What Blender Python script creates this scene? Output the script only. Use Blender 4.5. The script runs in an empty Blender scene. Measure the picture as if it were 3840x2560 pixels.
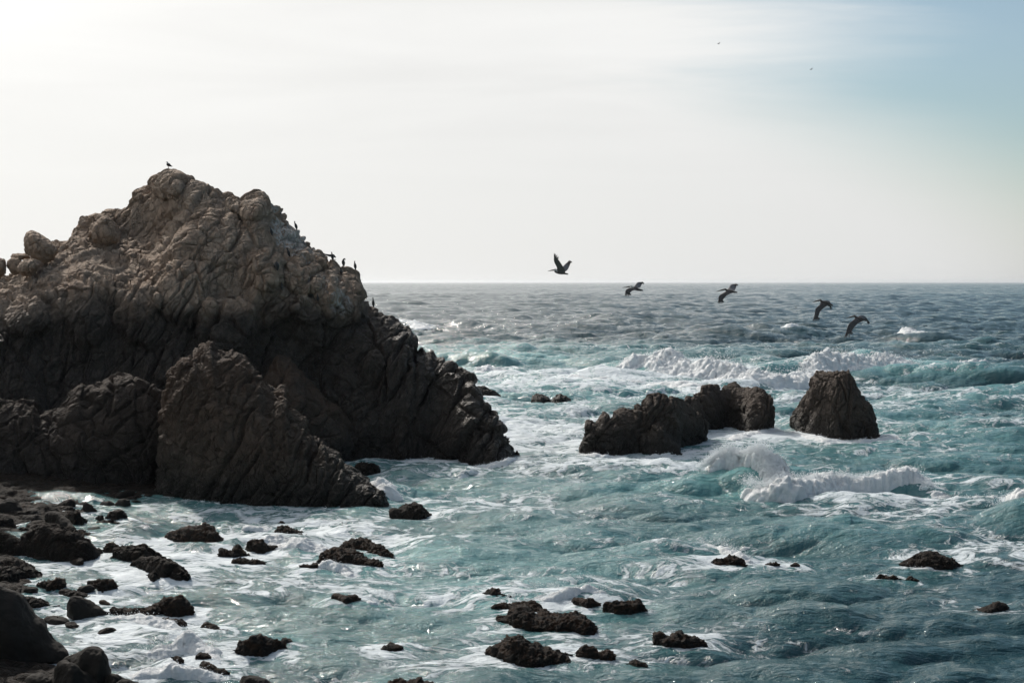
import bpy, bmesh, math, random
import numpy as np
from mathutils import Vector, Matrix
R = math.radians
sc = bpy.context.scene
C = sc.collection

# ------------------------------------------------------------------ camera
HC = 13.0                     # eye height above the sea
F = 5333.0                    # focal length in photo pixels (3840 wide)
PITCH = math.atan((1280 - 1058) / F)
cam_d = bpy.data.cameras.new('camera'); cam = bpy.data.objects.new('camera', cam_d); C.objects.link(cam)
cam.location = (0, 0, HC); cam.rotation_euler = (R(90) - PITCH, 0, 0)
cam_d.sensor_width = 36; cam_d.lens = 36 * F / 3840
cam_d.clip_start = 0.5; cam_d.clip_end = 90000
sc.camera = cam

# ------------------------------------------------------------------ light
SUN_AZ, SUN_EL = -28.0, 36.0  # degrees; azimuth from +Y, negative = left
S = Vector((math.sin(R(SUN_AZ)) * math.cos(R(SUN_EL)), math.cos(R(SUN_AZ)) * math.cos(R(SUN_EL)), math.sin(R(SUN_EL))))
sun_d = bpy.data.lights.new('sun', 'SUN'); sun = bpy.data.objects.new('sun', sun_d); C.objects.link(sun)
sun_d.energy = 2.8; sun_d.angle = R(3.0); sun_d.color = (1.0, 0.93, 0.84)
sun.rotation_euler = S.to_track_quat('Z', 'Y').to_euler()

world = bpy.data.worlds.new('World'); sc.world = world; world.use_nodes = True
nt = world.node_tree; nt.nodes.clear()
class G:
    """tiny node-graph helper"""
    def __init__(s, nt): s.nt = nt
    def n(s, typ, ins=None, **kw):
        nd = s.nt.nodes.new(typ)
        for k, v in kw.items(): setattr(nd, k, v)
        for k, v in (ins or {}).items():
            sk = nd.inputs[k]
            if isinstance(v, bpy.types.NodeSocket): s.nt.links.new(v, sk)
            elif v is not None: sk.default_value = v
        return nd
    def m(s, op, a, b=None, c=None, clamp=False):
        nd = s.n('ShaderNodeMath', {0: a, 1: b, 2: c}, operation=op, use_clamp=clamp); return nd.outputs[0]
    def vm(s, op, a, b=None, scale=None):
        nd = s.n('ShaderNodeVectorMath', {0: a, 1: b}, operation=op)
        if scale is not None: nd.inputs['Scale'].default_value = scale
        return nd.outputs['Value'] if op in ('DOT_PRODUCT', 'LENGTH', 'DISTANCE') else nd.outputs[0]
    def rng(s, v, a, b, c=0.0, d=1.0, smooth=True):
        nd = s.n('ShaderNodeMapRange', {'Value': v, 'From Min': a, 'From Max': b, 'To Min': c, 'To Max': d},
                 interpolation_type='SMOOTHSTEP' if smooth else 'LINEAR'); return nd.outputs[0]
    def noise(s, vec, scale, detail=4, rough=0.55, dist=0.0, out=0):
        nd = s.n('ShaderNodeTexNoise', {'Vector': vec, 'Scale': scale, 'Detail': detail, 'Roughness': rough, 'Distortion': dist}); return nd.outputs[out]
    def vor(s, vec, scale, feature='F1', out='Distance', rand=1.0):
        nd = s.n('ShaderNodeTexVoronoi', {'Vector': vec, 'Scale': scale, 'Randomness': rand}, feature=feature); return nd.outputs[out]
    def scl(s, vec, sx, sy, sz, rot=(0, 0, 0)):
        nd = s.n('ShaderNodeMapping', {'Vector': vec, 'Scale': (sx, sy, sz), 'Rotation': rot}); return nd.outputs[0]
    def mix(s, f, a, b):
        nd = s.n('ShaderNodeMix', {0: f}, data_type='RGBA')
        for i, v in ((6, a), (7, b)):
            if isinstance(v, bpy.types.NodeSocket): s.nt.links.new(v, nd.inputs[i])
            else: nd.inputs[i].default_value = (*v, 1) if len(v) == 3 else v
        return nd.outputs[2]
    def bump(s, h, strength, dist, normal=None):
        nd = s.n('ShaderNodeBump', {'Height': h, 'Strength': strength, 'Distance': dist, 'Normal': normal}); return nd.outputs[0]

g = G(nt)
sky = g.n('ShaderNodeTexSky', sky_type='NISHITA', sun_disc=False, sun_elevation=R(SUN_EL), sun_rotation=R(SUN_AZ),
          air_density=1.0, dust_density=1.6, ozone_density=1.0)
dirv = g.n('ShaderNodeTexCoord').outputs['Generated']
sep = g.n('ShaderNodeSeparateXYZ', {0: dirv})
dx, dy, dz = sep.outputs
ca = g.vm('DOT_PRODUCT', dirv, tuple(S))
ca = g.m('MAXIMUM', ca, 0.0)
glow = g.m('POWER', ca, 30.0)
glow2 = g.m('POWER', ca, 2.0)
# thin high cloud, on a flat layer far above
zz = g.m('MAXIMUM', g.m('ADD', dz, 0.06), 0.03)
cp = g.n('ShaderNodeCombineXYZ', {0: g.m('DIVIDE', dx, zz), 1: g.m('DIVIDE', dy, zz), 2: 0.0}).outputs[0]
cp = g.scl(cp, 0.55, 1.0, 1.0, (0, 0, R(-18)))
cn = g.noise(cp, 0.8, 6, 0.55, 0.6)
# veil is thick on the left and low down, thin to the upper right
az = g.m('DIVIDE', dx, g.m('MAXIMUM', dy, 0.15))
den = g.m('ADD', g.m('MULTIPLY', az, -3.5), 1.02)
den = g.m('ADD', den, g.rng(dz, 0.0, 0.17, 0.95, 0.0))
den = g.m('ADD', den, g.m('MULTIPLY', g.m('MULTIPLY', g.m('SUBTRACT', cn, 0.5), 2.6), g.rng(dz, 0.08, 0.22)))
den = g.m('MULTIPLY', g.rng(den, 0.0, 1.0, 0.12, 0.97), g.rng(dy, -0.5, 0.4, 0.55, 1.0))
vb = g.m('ADD', g.m('MULTIPLY', glow, 3.2), g.m('ADD', g.m('MULTIPLY', glow2, 0.27), g.m('ADD', 0.52, g.m('MULTIPLY', g.m('SUBTRACT', cn, 0.5), g.rng(dz, 0.03, 0.2, 0.0, 0.28)))))
vcol = g.vm('SCALE', g.mix(g.m('MULTIPLY', glow2, 1.1, clamp=True), (0.97, 0.985, 0.99), (1.0, 0.985, 0.955)))
vcn = vcol.node; nt.links.new(vb, vcn.inputs['Scale'])
skys = g.vm('MULTIPLY', sky.outputs[0], (0.050, 0.062, 0.065))
col = g.mix(den, skys, vcol)
bg = g.n('ShaderNodeBackground', {'Color': col, 'Strength': 1.0})
g.n('ShaderNodeOutputWorld', {0: bg.outputs[0]})
sc.view_settings.view_transform = 'Standard'; sc.view_settings.look = 'None'
sc.view_settings.exposure = 0.36; sc.view_settings.gamma = 1.0
sc.render.engine = 'CYCLES'
sc.cycles.max_bounces = 6; sc.cycles.diffuse_bounces = 3; sc.cycles.glossy_bounces = 3
sc.cycles.volume_bounces = 0; sc.cycles.use_denoising = True
sc.cycles.caustics_reflective = False; sc.cycles.caustics_refractive = False
sc.cycles.sample_clamp_indirect = 4.0

# ------------------------------------------------------------------ pixel <-> place
cth, sth = math.cos(PITCH), math.sin(PITCH)
def ray(px, py):
    a = (np.asarray(px, float) - 1920) / F; b = (1280 - np.asarray(py, float)) / F
    return a, cth + b * sth, -sth + b * cth
def at(px, py, D):
    """the point D metres out on the sight line of a photo pixel"""
    x, y, z = ray(px, py); k = D / y
    return np.stack([x * k, y * k + 0 * x, HC + z * k], -1)
def gdist(py):
    _, y, z = ray(1920, py); return HC * y / (-z)
def ground(px, py):
    D = gdist(py); return at(px, py, D)

# ------------------------------------------------------------------ noise in numpy
def _h(ix, iy, iz, s):
    h = (ix.astype(np.uint32) * np.uint32(374761393) + iy.astype(np.uint32) * np.uint32(668265263)
         + iz.astype(np.uint32) * np.uint32(2246822519) + np.uint32((s * 3266489917) & 0xffffffff))
    h = (h ^ (h >> np.uint32(13))) * np.uint32(1274126177)
    h = (h ^ (h >> np.uint32(16))) * np.uint32(2246822519)
    return h ^ (h >> np.uint32(15))
def vnoise(p, s=0):
    """gradient noise, about -1..1"""
    p = p.astype(np.float32); i = np.floor(p).astype(np.int32); f = p - i
    u = f * f * f * (f * (f * 6 - 15) + 10)
    out = np.zeros(p.shape[:-1], np.float32)
    for dx in (0, 1):
        wx = u[..., 0] if dx else 1 - u[..., 0]
        for dy in (0, 1):
            wy = u[..., 1] if dy else 1 - u[..., 1]
            for dz in (0, 1):
                wz = u[..., 2] if dz else 1 - u[..., 2]
                h = _h(i[..., 0] + dx, i[..., 1] + dy, i[..., 2] + dz, s)
                gx = (h & np.uint32(1023)).astype(np.float32) / 511.5 - 1
                gy = ((h >> np.uint32(10)) & np.uint32(1023)).astype(np.float32) / 511.5 - 1
                gz = ((h >> np.uint32(20)) & np.uint32(1023)).astype(np.float32) / 511.5 - 1
                out += wx * wy * wz * (gx * (f[..., 0] - dx) + gy * (f[..., 1] - dy) + gz * (f[..., 2] - dz))
    return out * 1.3
def fbm(p, oct=4, s=0, gain=0.5):
    o = 0; a = 1.0
    for k in range(oct):
        o = o + a * vnoise(p * (2.0 ** k), s + 17 * k); a *= gain
    return o
def worley(p, s=0, two_d=False, tilt=False):
    """F1, F2 and a random number per cell"""
    p = p.astype(np.float32); i = np.floor(p).astype(np.int32)
    f1 = np.full(p.shape[:-1], 9, np.float32); f2 = f1.copy(); idv = np.zeros_like(f1); tl = np.zeros_like(f1)
    for dx in (-1, 0, 1):
        for dy in (-1, 0, 1):
            for dz in ((0,) if two_d else (-1, 0, 1)):
                cx, cy, cz = i[..., 0] + dx, i[..., 1] + dy, i[..., 2] + dz
                h = _h(cx, cy, cz, s)
                ox = (h & np.uint32(1023)).astype(np.float32) / 1023
                oy = ((h >> np.uint32(10)) & np.uint32(1023)).astype(np.float32) / 1023
                oz = ((h >> np.uint32(20)) & np.uint32(1023)).astype(np.float32) / 1023
                rx, ry, rz = cx + ox - p[..., 0], cy + oy - p[..., 1], cz + oz - p[..., 2]
                d = rx ** 2 + ry ** 2
                if not two_d: d = d + rz ** 2
                near = d < f1
                if tilt:
                    h2 = h * np.uint32(2246822519)
                    tl = np.where(near, rx * ((h2 & np.uint32(255)).astype(np.float32) / 127.5 - 1) + ry * (((h2 >> np.uint32(8)) & np.uint32(255)).astype(np.float32) / 127.5 - 1)
                                  + rz * (((h2 >> np.uint32(16)) & np.uint32(255)).astype(np.float32) / 127.5 - 1), tl)
                f2 = np.where(near, f1, np.minimum(f2, d))
                idv = np.where(near, ((h * np.uint32(2654435761)) >> np.uint32(12)).astype(np.float32) / float(1 << 20), idv)
                f1 = np.minimum(f1, d)
    if tilt: return np.sqrt(f1), np.sqrt(f2), idv, tl
    return np.sqrt(f1), np.sqrt(f2), idv
def sstep(a, b, x):
    t = np.clip((x - a) / (b - a), 0, 1); return t * t * (3 - 2 * t)

# ------------------------------------------------------------------ mesh helpers
def tag(o, label=None, cat=None, group=None, kind=None):
    for k, v in (('label', label), ('category', cat), ('group', group), ('kind', kind)):
        if v: o[k] = v
    return o
def mesh_obj(name, V, Fq, mat, parent=None, attrs=None, smooth=True, matidx=None):
    V = np.ascontiguousarray(V, np.float32).reshape(-1, 3); Fq = np.ascontiguousarray(Fq, np.int32)
    me = bpy.data.meshes.new(name)
    me.vertices.add(len(V)); me.vertices.foreach_set('co', V.ravel())
    n, k = Fq.shape
    me.loops.add(n * k); me.loops.foreach_set('vertex_index', Fq.ravel())
    me.polygons.add(n); me.polygons.foreach_set('loop_start', np.arange(0, n * k, k, dtype=np.int32))
    me.polygons.foreach_set('loop_total', np.full(n, k, np.int32))
    me.polygons.foreach_set('use_smooth', np.full(n, smooth, bool))
    for mm in (mat if isinstance(mat, (list, tuple)) else [mat]): me.materials.append(mm)
    if matidx is not None: me.polygons.foreach_set('material_index', np.asarray(matidx, np.int32))
    me.update()
    for kx, v in (attrs or {}).items():
        at_ = me.attributes.new(kx, 'FLOAT', 'POINT'); at_.data.foreach_set('value', np.ascontiguousarray(v, np.float32).ravel())
    me.validate()
    o = bpy.data.objects.new(name, me); C.objects.link(o)
    if parent: o.parent = parent
    return o
def grid_faces(n, m, off=0):
    i = np.arange((n - 1) * (m - 1)); r = i // (m - 1); c = i % (m - 1); a = r * m + c + off
    return np.stack([a, a + 1, a + m + 1, a + m], -1)
def grid_normals(P):
    du = np.gradient(P, axis=1); dv = np.gradient(P, axis=0)
    N = np.cross(du, dv); L = np.linalg.norm(N, axis=-1, keepdims=True); return N / np.maximum(L, 1e-6)

def poly(pts, n, xw=0.4):
    pts = np.array(pts, float)
    seg = np.hypot(*np.diff(pts, axis=0).T); s = np.r_[0, np.cumsum(seg)]; s /= s[-1]
    xs = np.r_[0, np.cumsum(np.abs(np.diff(pts[:, 0])))]; xs /= max(xs[-1], 1e-6)
    t = s * (1 - xw) + xs * xw
    q = np.linspace(0, 1, n)
    return np.stack([np.interp(q, t, pts[:, 0]), np.interp(q, t, pts[:, 1])], -1)
def blur1(a, k):
    if k < 1: return a
    w = np.hanning(2 * k + 3)[1:-1]; w /= w.sum()
    out = np.empty_like(a)
    for c in range(a.shape[1]):
        lin = np.linspace(a[0, c], a[-1, c], len(a)); e = np.pad(a[:, c] - lin, k, mode='reflect', reflect_type='odd')
        out[:, c] = np.convolve(e, w, 'valid') + lin
    return out
FOOT = []      # rock footprints: x, y, rx, ry
def shell(top, bot, nu, nf, nb, ridge, back, smooth=0.0, xw=0.4, pw=1.0, under=1.0, Dshift=0.0, taper=0.5):
    """A rock as a closed body: the face rises from the waterline to the ridge (metres further
    back) and falls away again behind it. Returns points (rows, columns, 3)."""
    T = poly(top, nu, xw); B = poly(bot, nu, xw)
    k = int(smooth * nu)
    T = blur1(T, k); B = blur1(B, max(k, nu // 14))
    Db = gdist(B[:, 1]) + Dshift
    t = np.linspace(0, 1, nu); tp = np.clip(4 * t * (1 - t), 0, 1) ** taper
    rd = ridge * tp; bk = back * tp
    rows = []
    for j in range(nf + 1):
        a = (j / nf) * math.pi / 2
        s = math.sin(a) ** pw; d = 1 - math.cos(a)
        px = B[:, 0] + (T[:, 0] - B[:, 0]) * s; py = B[:, 1] + (T[:, 1] - B[:, 1]) * s
        rows.append(at(px, py, Db + rd * d))
    rows = np.array(rows); top3 = rows[-1]
    base = rows[0].copy(); b2 = base.copy(); b2[:, 2] = -under; b2[:, 1] -= 0.45 * under * (rows[0][:, 0] * 0 + 1)
    bks = []
    for j in range(1, nb + 1):
        a = (j / nb) * math.pi / 2
        p = top3.copy(); fr = (Db + rd + bk * math.sin(a)) / (Db + rd)
        p[:, 0] *= fr; p[:, 1] *= fr
        p[:, 2] = -under + (top3[:, 2] + under) * math.cos(a)
        bks.append(p)
    P = np.concatenate([b2[None], rows, np.array(bks)], 0)
    b0 = base[:, :2]; e0 = top3[:, :2] * ((Db + rd + bk) / (Db + rd))[:, None]
    c = (b0.mean(0) + e0.mean(0)) / 2
    FOOT.append((c[0], c[1], (b0[:, 0].max() - b0[:, 0].min()) / 2, max((e0[:, 1].max() - b0[:, 1].min()) / 2, 0.3)))
    return P

# ------------------------------------------------------------------ materials
def material(name):
    m = bpy.data.materials.new(name); m.use_nodes = True; m.node_tree.nodes.clear(); return m, G(m.node_tree)
def finish(g, **ins):
    b = g.n('ShaderNodeBsdfPrincipled', ins); g.n('ShaderNodeOutputMaterial', {0: b.outputs[0]}); return b

def granite(name, pale, warm, dark, zline, zsoft=1.6, weed=0.0, guano=False, rough_lo=0.38, bump=1.0, spec=0.3, crack=1.0):
    m, g = material(name)
    pos = g.n('ShaderNodeNewGeometry').outputs['Position']
    z = g.n('ShaderNodeSeparateXYZ', {0: pos}).outputs[2]
    n1 = g.noise(pos, 0.35, 6, 0.6); n2 = g.noise(pos, 2.2, 6, 0.65); n3 = g.noise(pos, 11.0, 5, 0.7)
    base = g.mix(g.rng(n1, 0.38, 0.62), pale, warm)
    base = g.mix(g.rng(n2, 0.35, 0.75, 0.0, 0.55), base, tuple(c * 0.55 for c in pale))
    base = g.mix(g.rng(n3, 0.55, 0.8, 0.0, 0.45), base, tuple(min(1, c * 1.55) for c in pale))
    if guano:
        f = None
        for (cx, cy, cz, r, k) in guano:
            d = g.vm('DISTANCE', pos, (cx, cy, cz))
            v = g.rng(d, r * 0.25, r, k, 0.0)
            f = v if f is None else g.m('MAXIMUM', f, v)
        st = g.noise(g.scl(pos, 2.0, 2.0, 0.8), 1.3, 8, 0.78, 1.2)
        f = g.rng(g.m('ADD', g.m('MULTIPLY', f, 0.30), st), 0.68, 0.80, 0.0, 0.8)
        base = g.mix(f, base, (0.58, 0.56, 0.53))
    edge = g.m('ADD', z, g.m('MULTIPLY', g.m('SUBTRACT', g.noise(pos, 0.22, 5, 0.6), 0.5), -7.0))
    wet = g.rng(edge, zline - zsoft, zline + zsoft, 1.0, 0.0)  # dark lower zone: wet rock, plus recess shade put into the headland colour
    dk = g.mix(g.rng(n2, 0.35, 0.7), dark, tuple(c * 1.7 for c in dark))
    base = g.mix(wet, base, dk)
    low = g.rng(z, 0.5, 2.2, 1.0, 0.0)
    base = g.mix(g.m('MULTIPLY', low, 0.7), base, (0.012, 0.010, 0.008))
    if weed:
        up = g.n('ShaderNodeSeparateXYZ', {0: g.n('ShaderNodeNewGeometry').outputs['Normal']}).outputs[2]
        wn = g.noise(pos, 3.5, 5, 0.6)
        wf = g.m('MULTIPLY', g.rng(wn, 0.42, 0.6), g.rng(up, -0.1, 0.7, 0.25, 1.0))
        base = g.mix(g.m('MULTIPLY', wf, weed), base, g.mix(g.noise(pos, 8, 3), (0.060, 0.020, 0.007), (0.026, 0.017, 0.006)))
    rough = g.rng(g.noise(pos, 4.0, 4), 0.35, 0.7, rough_lo, min(1.0, rough_lo + 0.4))
    rough = g.m('MAXIMUM', rough, g.rng(z, zline - zsoft - 5, zline + zsoft, 0.0, 0.85))
    wv = g.vm('ADD', g.scl(pos, 1.0, 1.0, 0.62, (0, R(24), 0)), g.vm('SCALE', g.noise(pos, 0.7, 4, 0.6, out=1), scale=0.9))
    cr = g.m('MINIMUM', g.rng(g.vor(wv, 0.75, 'DISTANCE_TO_EDGE'), 0.0, 0.055), g.m('ADD', 0.35, g.m('MULTIPLY', g.rng(g.vor(wv, 2.1, 'DISTANCE_TO_EDGE'), 0.0, 0.06), 0.65)))
    n0 = g.bump(cr, 0.9 * crack, 0.16)
    nrm = g.bump(g.m('ADD', g.noise(pos, 6.0, 10, 0.72), g.m('MULTIPLY', g.vor(pos, 9.0), 0.25)), 0.8 * bump, 0.16, n0)
    finish(g, **{'Base Color': base, 'Roughness': rough, 'Normal': nrm, 'Specular IOR Level': spec})
    return m

def bump_pts(px, py, D, r, k): p = at(px, py, D); return (float(p[0]), float(p[1]), float(p[2]), r, k)
GU = [bump_pts(1080, 930, 113, 4.2, 1.0), bump_pts(1110, 1000, 111, 2.6, 0.8), bump_pts(1010, 800, 115, 2.2, 0.8),
      bump_pts(1180, 1120, 109, 3.0, 1.0), bump_pts(1300, 1130, 108, 2.4, 0.8), bump_pts(1270, 1020, 110, 2.0, 0.5),
      bump_pts(660, 690, 117, 3.2, 0.5), bump_pts(900, 780, 114, 2.6, 0.5)]
M_head = granite('headland_granite', (0.37, 0.282, 0.212), (0.335, 0.235, 0.165), (0.036, 0.028, 0.022), 11.2, guano=GU)  # dark tone is wet stone and also painted shade under the overhang
M_front = granite('shore_rock', (0.086, 0.061, 0.045), (0.092, 0.058, 0.039), (0.026, 0.023, 0.018), 2.5, zsoft=3.0)
M_wall = granite('wet_shore_rock', (0.046, 0.034, 0.026), (0.052, 0.035, 0.025), (0.020, 0.016, 0.013), 2.5, zsoft=3.0)  # darker brown because this rock is wet
M_sea = granite('sea_stack_rock', (0.085, 0.064, 0.050), (0.066, 0.047, 0.036), (0.026, 0.021, 0.017), 1.8, zsoft=2.0, rough_lo=0.3)
M_dark = granite('wet_black_rock', (0.016, 0.013, 0.011), (0.022, 0.017, 0.014), (0.014, 0.012, 0.011), 0.3, zsoft=0.8, rough_lo=0.20, weed=0.2, spec=0.16)
M_weed = granite('weed_covered_rock', (0.012, 0.009, 0.007), (0.018, 0.011, 0.007), (0.012, 0.009, 0.007), 0.2, zsoft=0.6, rough_lo=0.26, weed=0.75, bump=2.0, spec=0.24, crack=0.0)
M_smooth = granite('smooth_boulder_stone', (0.024, 0.021, 0.019), (0.034, 0.029, 0.025), (0.020, 0.018, 0.017), 0.2, zsoft=0.7, rough_lo=0.30, bump=0.45, spec=0.16, crack=0.0)

# water -----------------------------------------------------------------
def foam_pattern(g, pos, den):
    w = g.n('ShaderNodeTexNoise', {'Vector': g.scl(pos, 0.35, 0.5, 0.3), 'Scale': 0.8, 'Detail': 3.0}).outputs[1]
    off = g.vm('SCALE', g.vm('SUBTRACT', w, (0.5, 0.5, 0.5)), scale=3.2)
    q = g.vm('ADD', pos, off)
    qs = g.scl(q, 0.55, 1.0, 0.0)
    r1 = g.noise(qs, 0.75, 2, 0.5); r2 = g.noise(qs, 2.3, 3, 0.6)
    rd = lambda n, k: g.m('SUBTRACT', 1.0, g.m('MULTIPLY', g.m('ABSOLUTE', g.m('SUBTRACT', n, 0.5)), k), clamp=True)
    big = g.noise(g.scl(pos, 0.10, 0.22, 0.0), 1.0, 4, 0.6)
    fine = g.noise(qs, 2.8, 8, 0.75)
    v = g.m('ADD', g.m('MULTIPLY', rd(r1, 9.0), 0.24), g.m('ADD', g.m('MULTIPLY', rd(r2, 8.0), 0.20), g.m('ADD', g.m('MULTIPLY', big, 0.85), g.m('MULTIPLY', fine, 0.55))))
    v = g.m('ADD', v, den)
    return g.m('ADD', g.m('MULTIPLY', g.rng(v, 0.92, 1.10), 0.78), g.m('MULTIPLY', g.rng(v, 0.80, 1.30), 0.22)), fine
M_water, g = material('sea_water')
pos = g.n('ShaderNodeNewGeometry').outputs['Position']
foam_a = g.n('ShaderNodeAttribute', attribute_name='foam').outputs['Fac']
milk_backlight_a = g.n('ShaderNodeAttribute', attribute_name='milk').outputs['Fac']
mod = g.n('ShaderNodeAttribute', attribute_name='calm').outputs['Fac']
ff, fine = foam_pattern(g, pos, foam_a)
deep = g.mix(g.noise(g.scl(pos, 0.03, 0.05, 0), 1.0, 3), (0.008, 0.038, 0.050), (0.010, 0.050, 0.058))
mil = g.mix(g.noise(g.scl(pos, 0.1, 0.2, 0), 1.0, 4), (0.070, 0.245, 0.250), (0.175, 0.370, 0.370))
body = g.mix(milk_backlight_a, deep, mil)  # paler body: aerated water, and painted backlight through waves
colw = g.mix(ff, body, g.mix(fine, (0.50, 0.58, 0.63), (0.82, 0.86, 0.88)))
rgh = g.m('ADD', g.m('ADD', g.m('MULTIPLY', ff, 0.5), 0.08), g.m('MULTIPLY', mod, g.rng(g.noise(g.scl(pos, 0.010, 0.02, 0), 1.0, 4), 0.3, 0.7, 0.3, 1.6)))
h1 = g.noise(g.scl(pos, 0.9, 1.8, 1.0), 1.6, 5, 0.62, 0.3)
h2 = g.noise(g.scl(pos, 0.25, 0.6, 0.4), 1.0, 6, 0.62, 0.3)
h3 = g.noise(g.scl(pos, 1.0, 1.6, 1.0), 6.0, 3, 0.6)
hh = g.m('ADD', g.m('ADD', g.m('MULTIPLY', h3, 0.035), g.m('MULTIPLY', h1, 0.17)), g.m('ADD', g.m('MULTIPLY', h2, 0.5), g.m('MULTIPLY', g.m('MULTIPLY', ff, fine), 0.15)))
nrm = g.bump(hh, 1.0, 1.0)
finish(g, **{'Base Color': colw, 'Roughness': rgh, 'IOR': 1.333, 'Normal': nrm})

M_foam, g = material('white_foam')
pos = g.n('ShaderNodeNewGeometry').outputs['Position']
fn = g.noise(pos, 2.2, 6, 0.7); fn2 = g.noise(pos, 9.0, 5, 0.75)
thin = g.n('ShaderNodeAttribute', attribute_name='thin').outputs['Fac']
cf = g.mix(g.rng(g.m('ADD', g.m('MULTIPLY', fn, 0.7), thin), 0.55, 1.1), (0.90, 0.92, 0.93), (0.50, 0.68, 0.70))
nrm = g.bump(g.m('ADD', fn, g.m('MULTIPLY', fn2, 0.6)), 0.9, 0.25)
al = g.rng(g.m('SUBTRACT', g.m('ADD', g.noise(pos, 4.5, 7, 0.75), 0.32), g.m('MULTIPLY', thin, 0.62)), 0.40, 0.52)
bs = g.n('ShaderNodeBsdfPrincipled', {'Base Color': cf, 'Roughness': 0.55, 'Normal': nrm, 'Specular IOR Level': 0.3})
tr = g.n('ShaderNodeBsdfTranslucent', {'Color': g.mix(0.5, cf, (0.75, 0.9, 0.95))})
mx = g.n('ShaderNodeMixShader', {0: 0.08, 1: bs.outputs[0], 2: tr.outputs[0]})
tp = g.n('ShaderNodeBsdfTransparent'); mx2 = g.n('ShaderNodeMixShader', {0: al, 1: tp.outputs[0], 2: mx.outputs[0]})
g.n('ShaderNodeOutputMaterial', {0: mx2.outputs[0]})
M_spray, g = material('spray_droplets')
finish(g, **{'Base Color': (0.85, 0.88, 0.9, 1), 'Roughness': 0.4})

# ------------------------------------------------------------------ the headland
def rotxz(p, a):
    c, s = np.cos(a), np.sin(a); q = p.copy()
    x0, z0 = (-24.0, 9.0) if np.ndim(a) else (0.0, 0.0)
    X_, Z_ = p[..., 0] - x0, p[..., 2] - z0
    q[..., 0] = c * X_ + s * Z_; q[..., 2] = -s * X_ + c * Z_; return q
def push(P, E):
    """move the face E metres further from the shore along the sight lines"""
    k = (P[..., 1] + E) / P[..., 1]; Q = P.copy(); Q[..., 0] *= k; Q[..., 1] *= k; Q[..., 2] = HC + (P[..., 2] - HC) * k; return Q
def to_px(P):
    x, y, z = P[..., 0], P[..., 1], P[..., 2] - HC
    d = y * cth - z * sth; u = y * sth + z * cth
    return 1920 + F * x / d, 1280 - F * u / d
def joints(P, cells, lean, seed=0, warp=0.7, lines=None):
    """outward displacement of jointed granite: tilted blocks of several sizes parted by fractures"""
    w = np.stack([fbm(P * 0.22, 3, seed + k) for k in (1, 2, 3)], -1)
    w2 = np.stack([vnoise(P * 0.9, seed + k) for k in (4, 5, 6)], -1)
    Q = rotxz(P + warp * 1.3 * w + 0.10 * w2, lean)
    d = np.zeros(P.shape[:-1], np.float32)
    for j, (size, amp, st) in enumerate(cells):
        q = Q / (np.array(st) * size)
        f1, f2, idv, tl = worley(q, seed + 31 * j, tilt=True)
        e = f2 - f1
        brk = sstep(-0.45, 0.2, vnoise(P * (0.6 / size), seed + 60 + j))
        am = 0.30 + 0.70 * sstep(-0.4, 0.35, vnoise(P * (0.35 / size) + 5.0, seed + 80 + j))
        d += amp * am * ((idv - 0.5) * 0.5 + 0.95 * tl + 0.24 * np.sqrt(np.minimum(np.clip(e, 0, 1), 0.16) / 0.16) - (0.2 + 0.6 * brk) * (1 - sstep(0.0, 0.09, e)) - 0.2)
    d += 0.12 * fbm(P * 0.9, 5, seed + 70, 0.55)
    k_ = cells[0][0]
    rg = np.abs(vnoise(Q * (1.1 / k_) * np.array([1.5, 1, 0.6]), seed + 90)) + 0.5 * np.abs(vnoise(Q * (2.4 / k_) * np.array([1.5, 1, 0.6]), seed + 91)) + 0.25 * np.abs(vnoise(Q * (5.3 / k_), seed + 92))
    d -= cells[0][1] * 0.9 * (rg - 0.45)
    for (gap, depth, an) in lines or []:
        u = rotxz(P + warp * w + 0.12 * w2, an)[..., 0] / gap
        cell = np.floor(u).astype(np.int32); f = u - cell
        h = (_h(cell, cell * 0, cell * 0, seed + 7) & np.uint32(1023)).astype(np.float32) / 1023
        dist = np.abs(f - 0.2 - 0.6 * h) * gap
        on = sstep(-0.25, 0.25, vnoise(P * 0.35 + h[..., None] * 9, seed + 8))
        d -= depth * on * np.exp(-(dist / 0.11) ** 2)
        d += 0.35 * depth * (h - 0.5)
    return d
def strip_ends(P, k=0.05):
    n = P.shape[1]; t = np.linspace(0, 1, n); return np.clip(np.minimum(t, 1 - t) / k, 0, 1)[None, :]
def build_shell(name, P, disp, mat, parent=None):
    N = grid_normals(P)
    # outward = towards the camera on the face
    mid = P.shape[0] // 3
    if N[mid, P.shape[1] // 2, 1] > 0: N = -N; flip = True
    else: flip = False
    P = P + N * disp[..., None]
    Fq = grid_faces(*P.shape[:2])
    if not flip: pass
    if flip: Fq = Fq[:, ::-1]
    return mesh_obj(name, P, Fq, mat, parent)

headland = bpy.data.objects.new('rocky_headland', None); C.objects.link(headland)
headland.location = (0, 0, 0)
tag(headland, 'huge pale brown jointed granite headland with birds on its right shoulder', 'rock')

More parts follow.
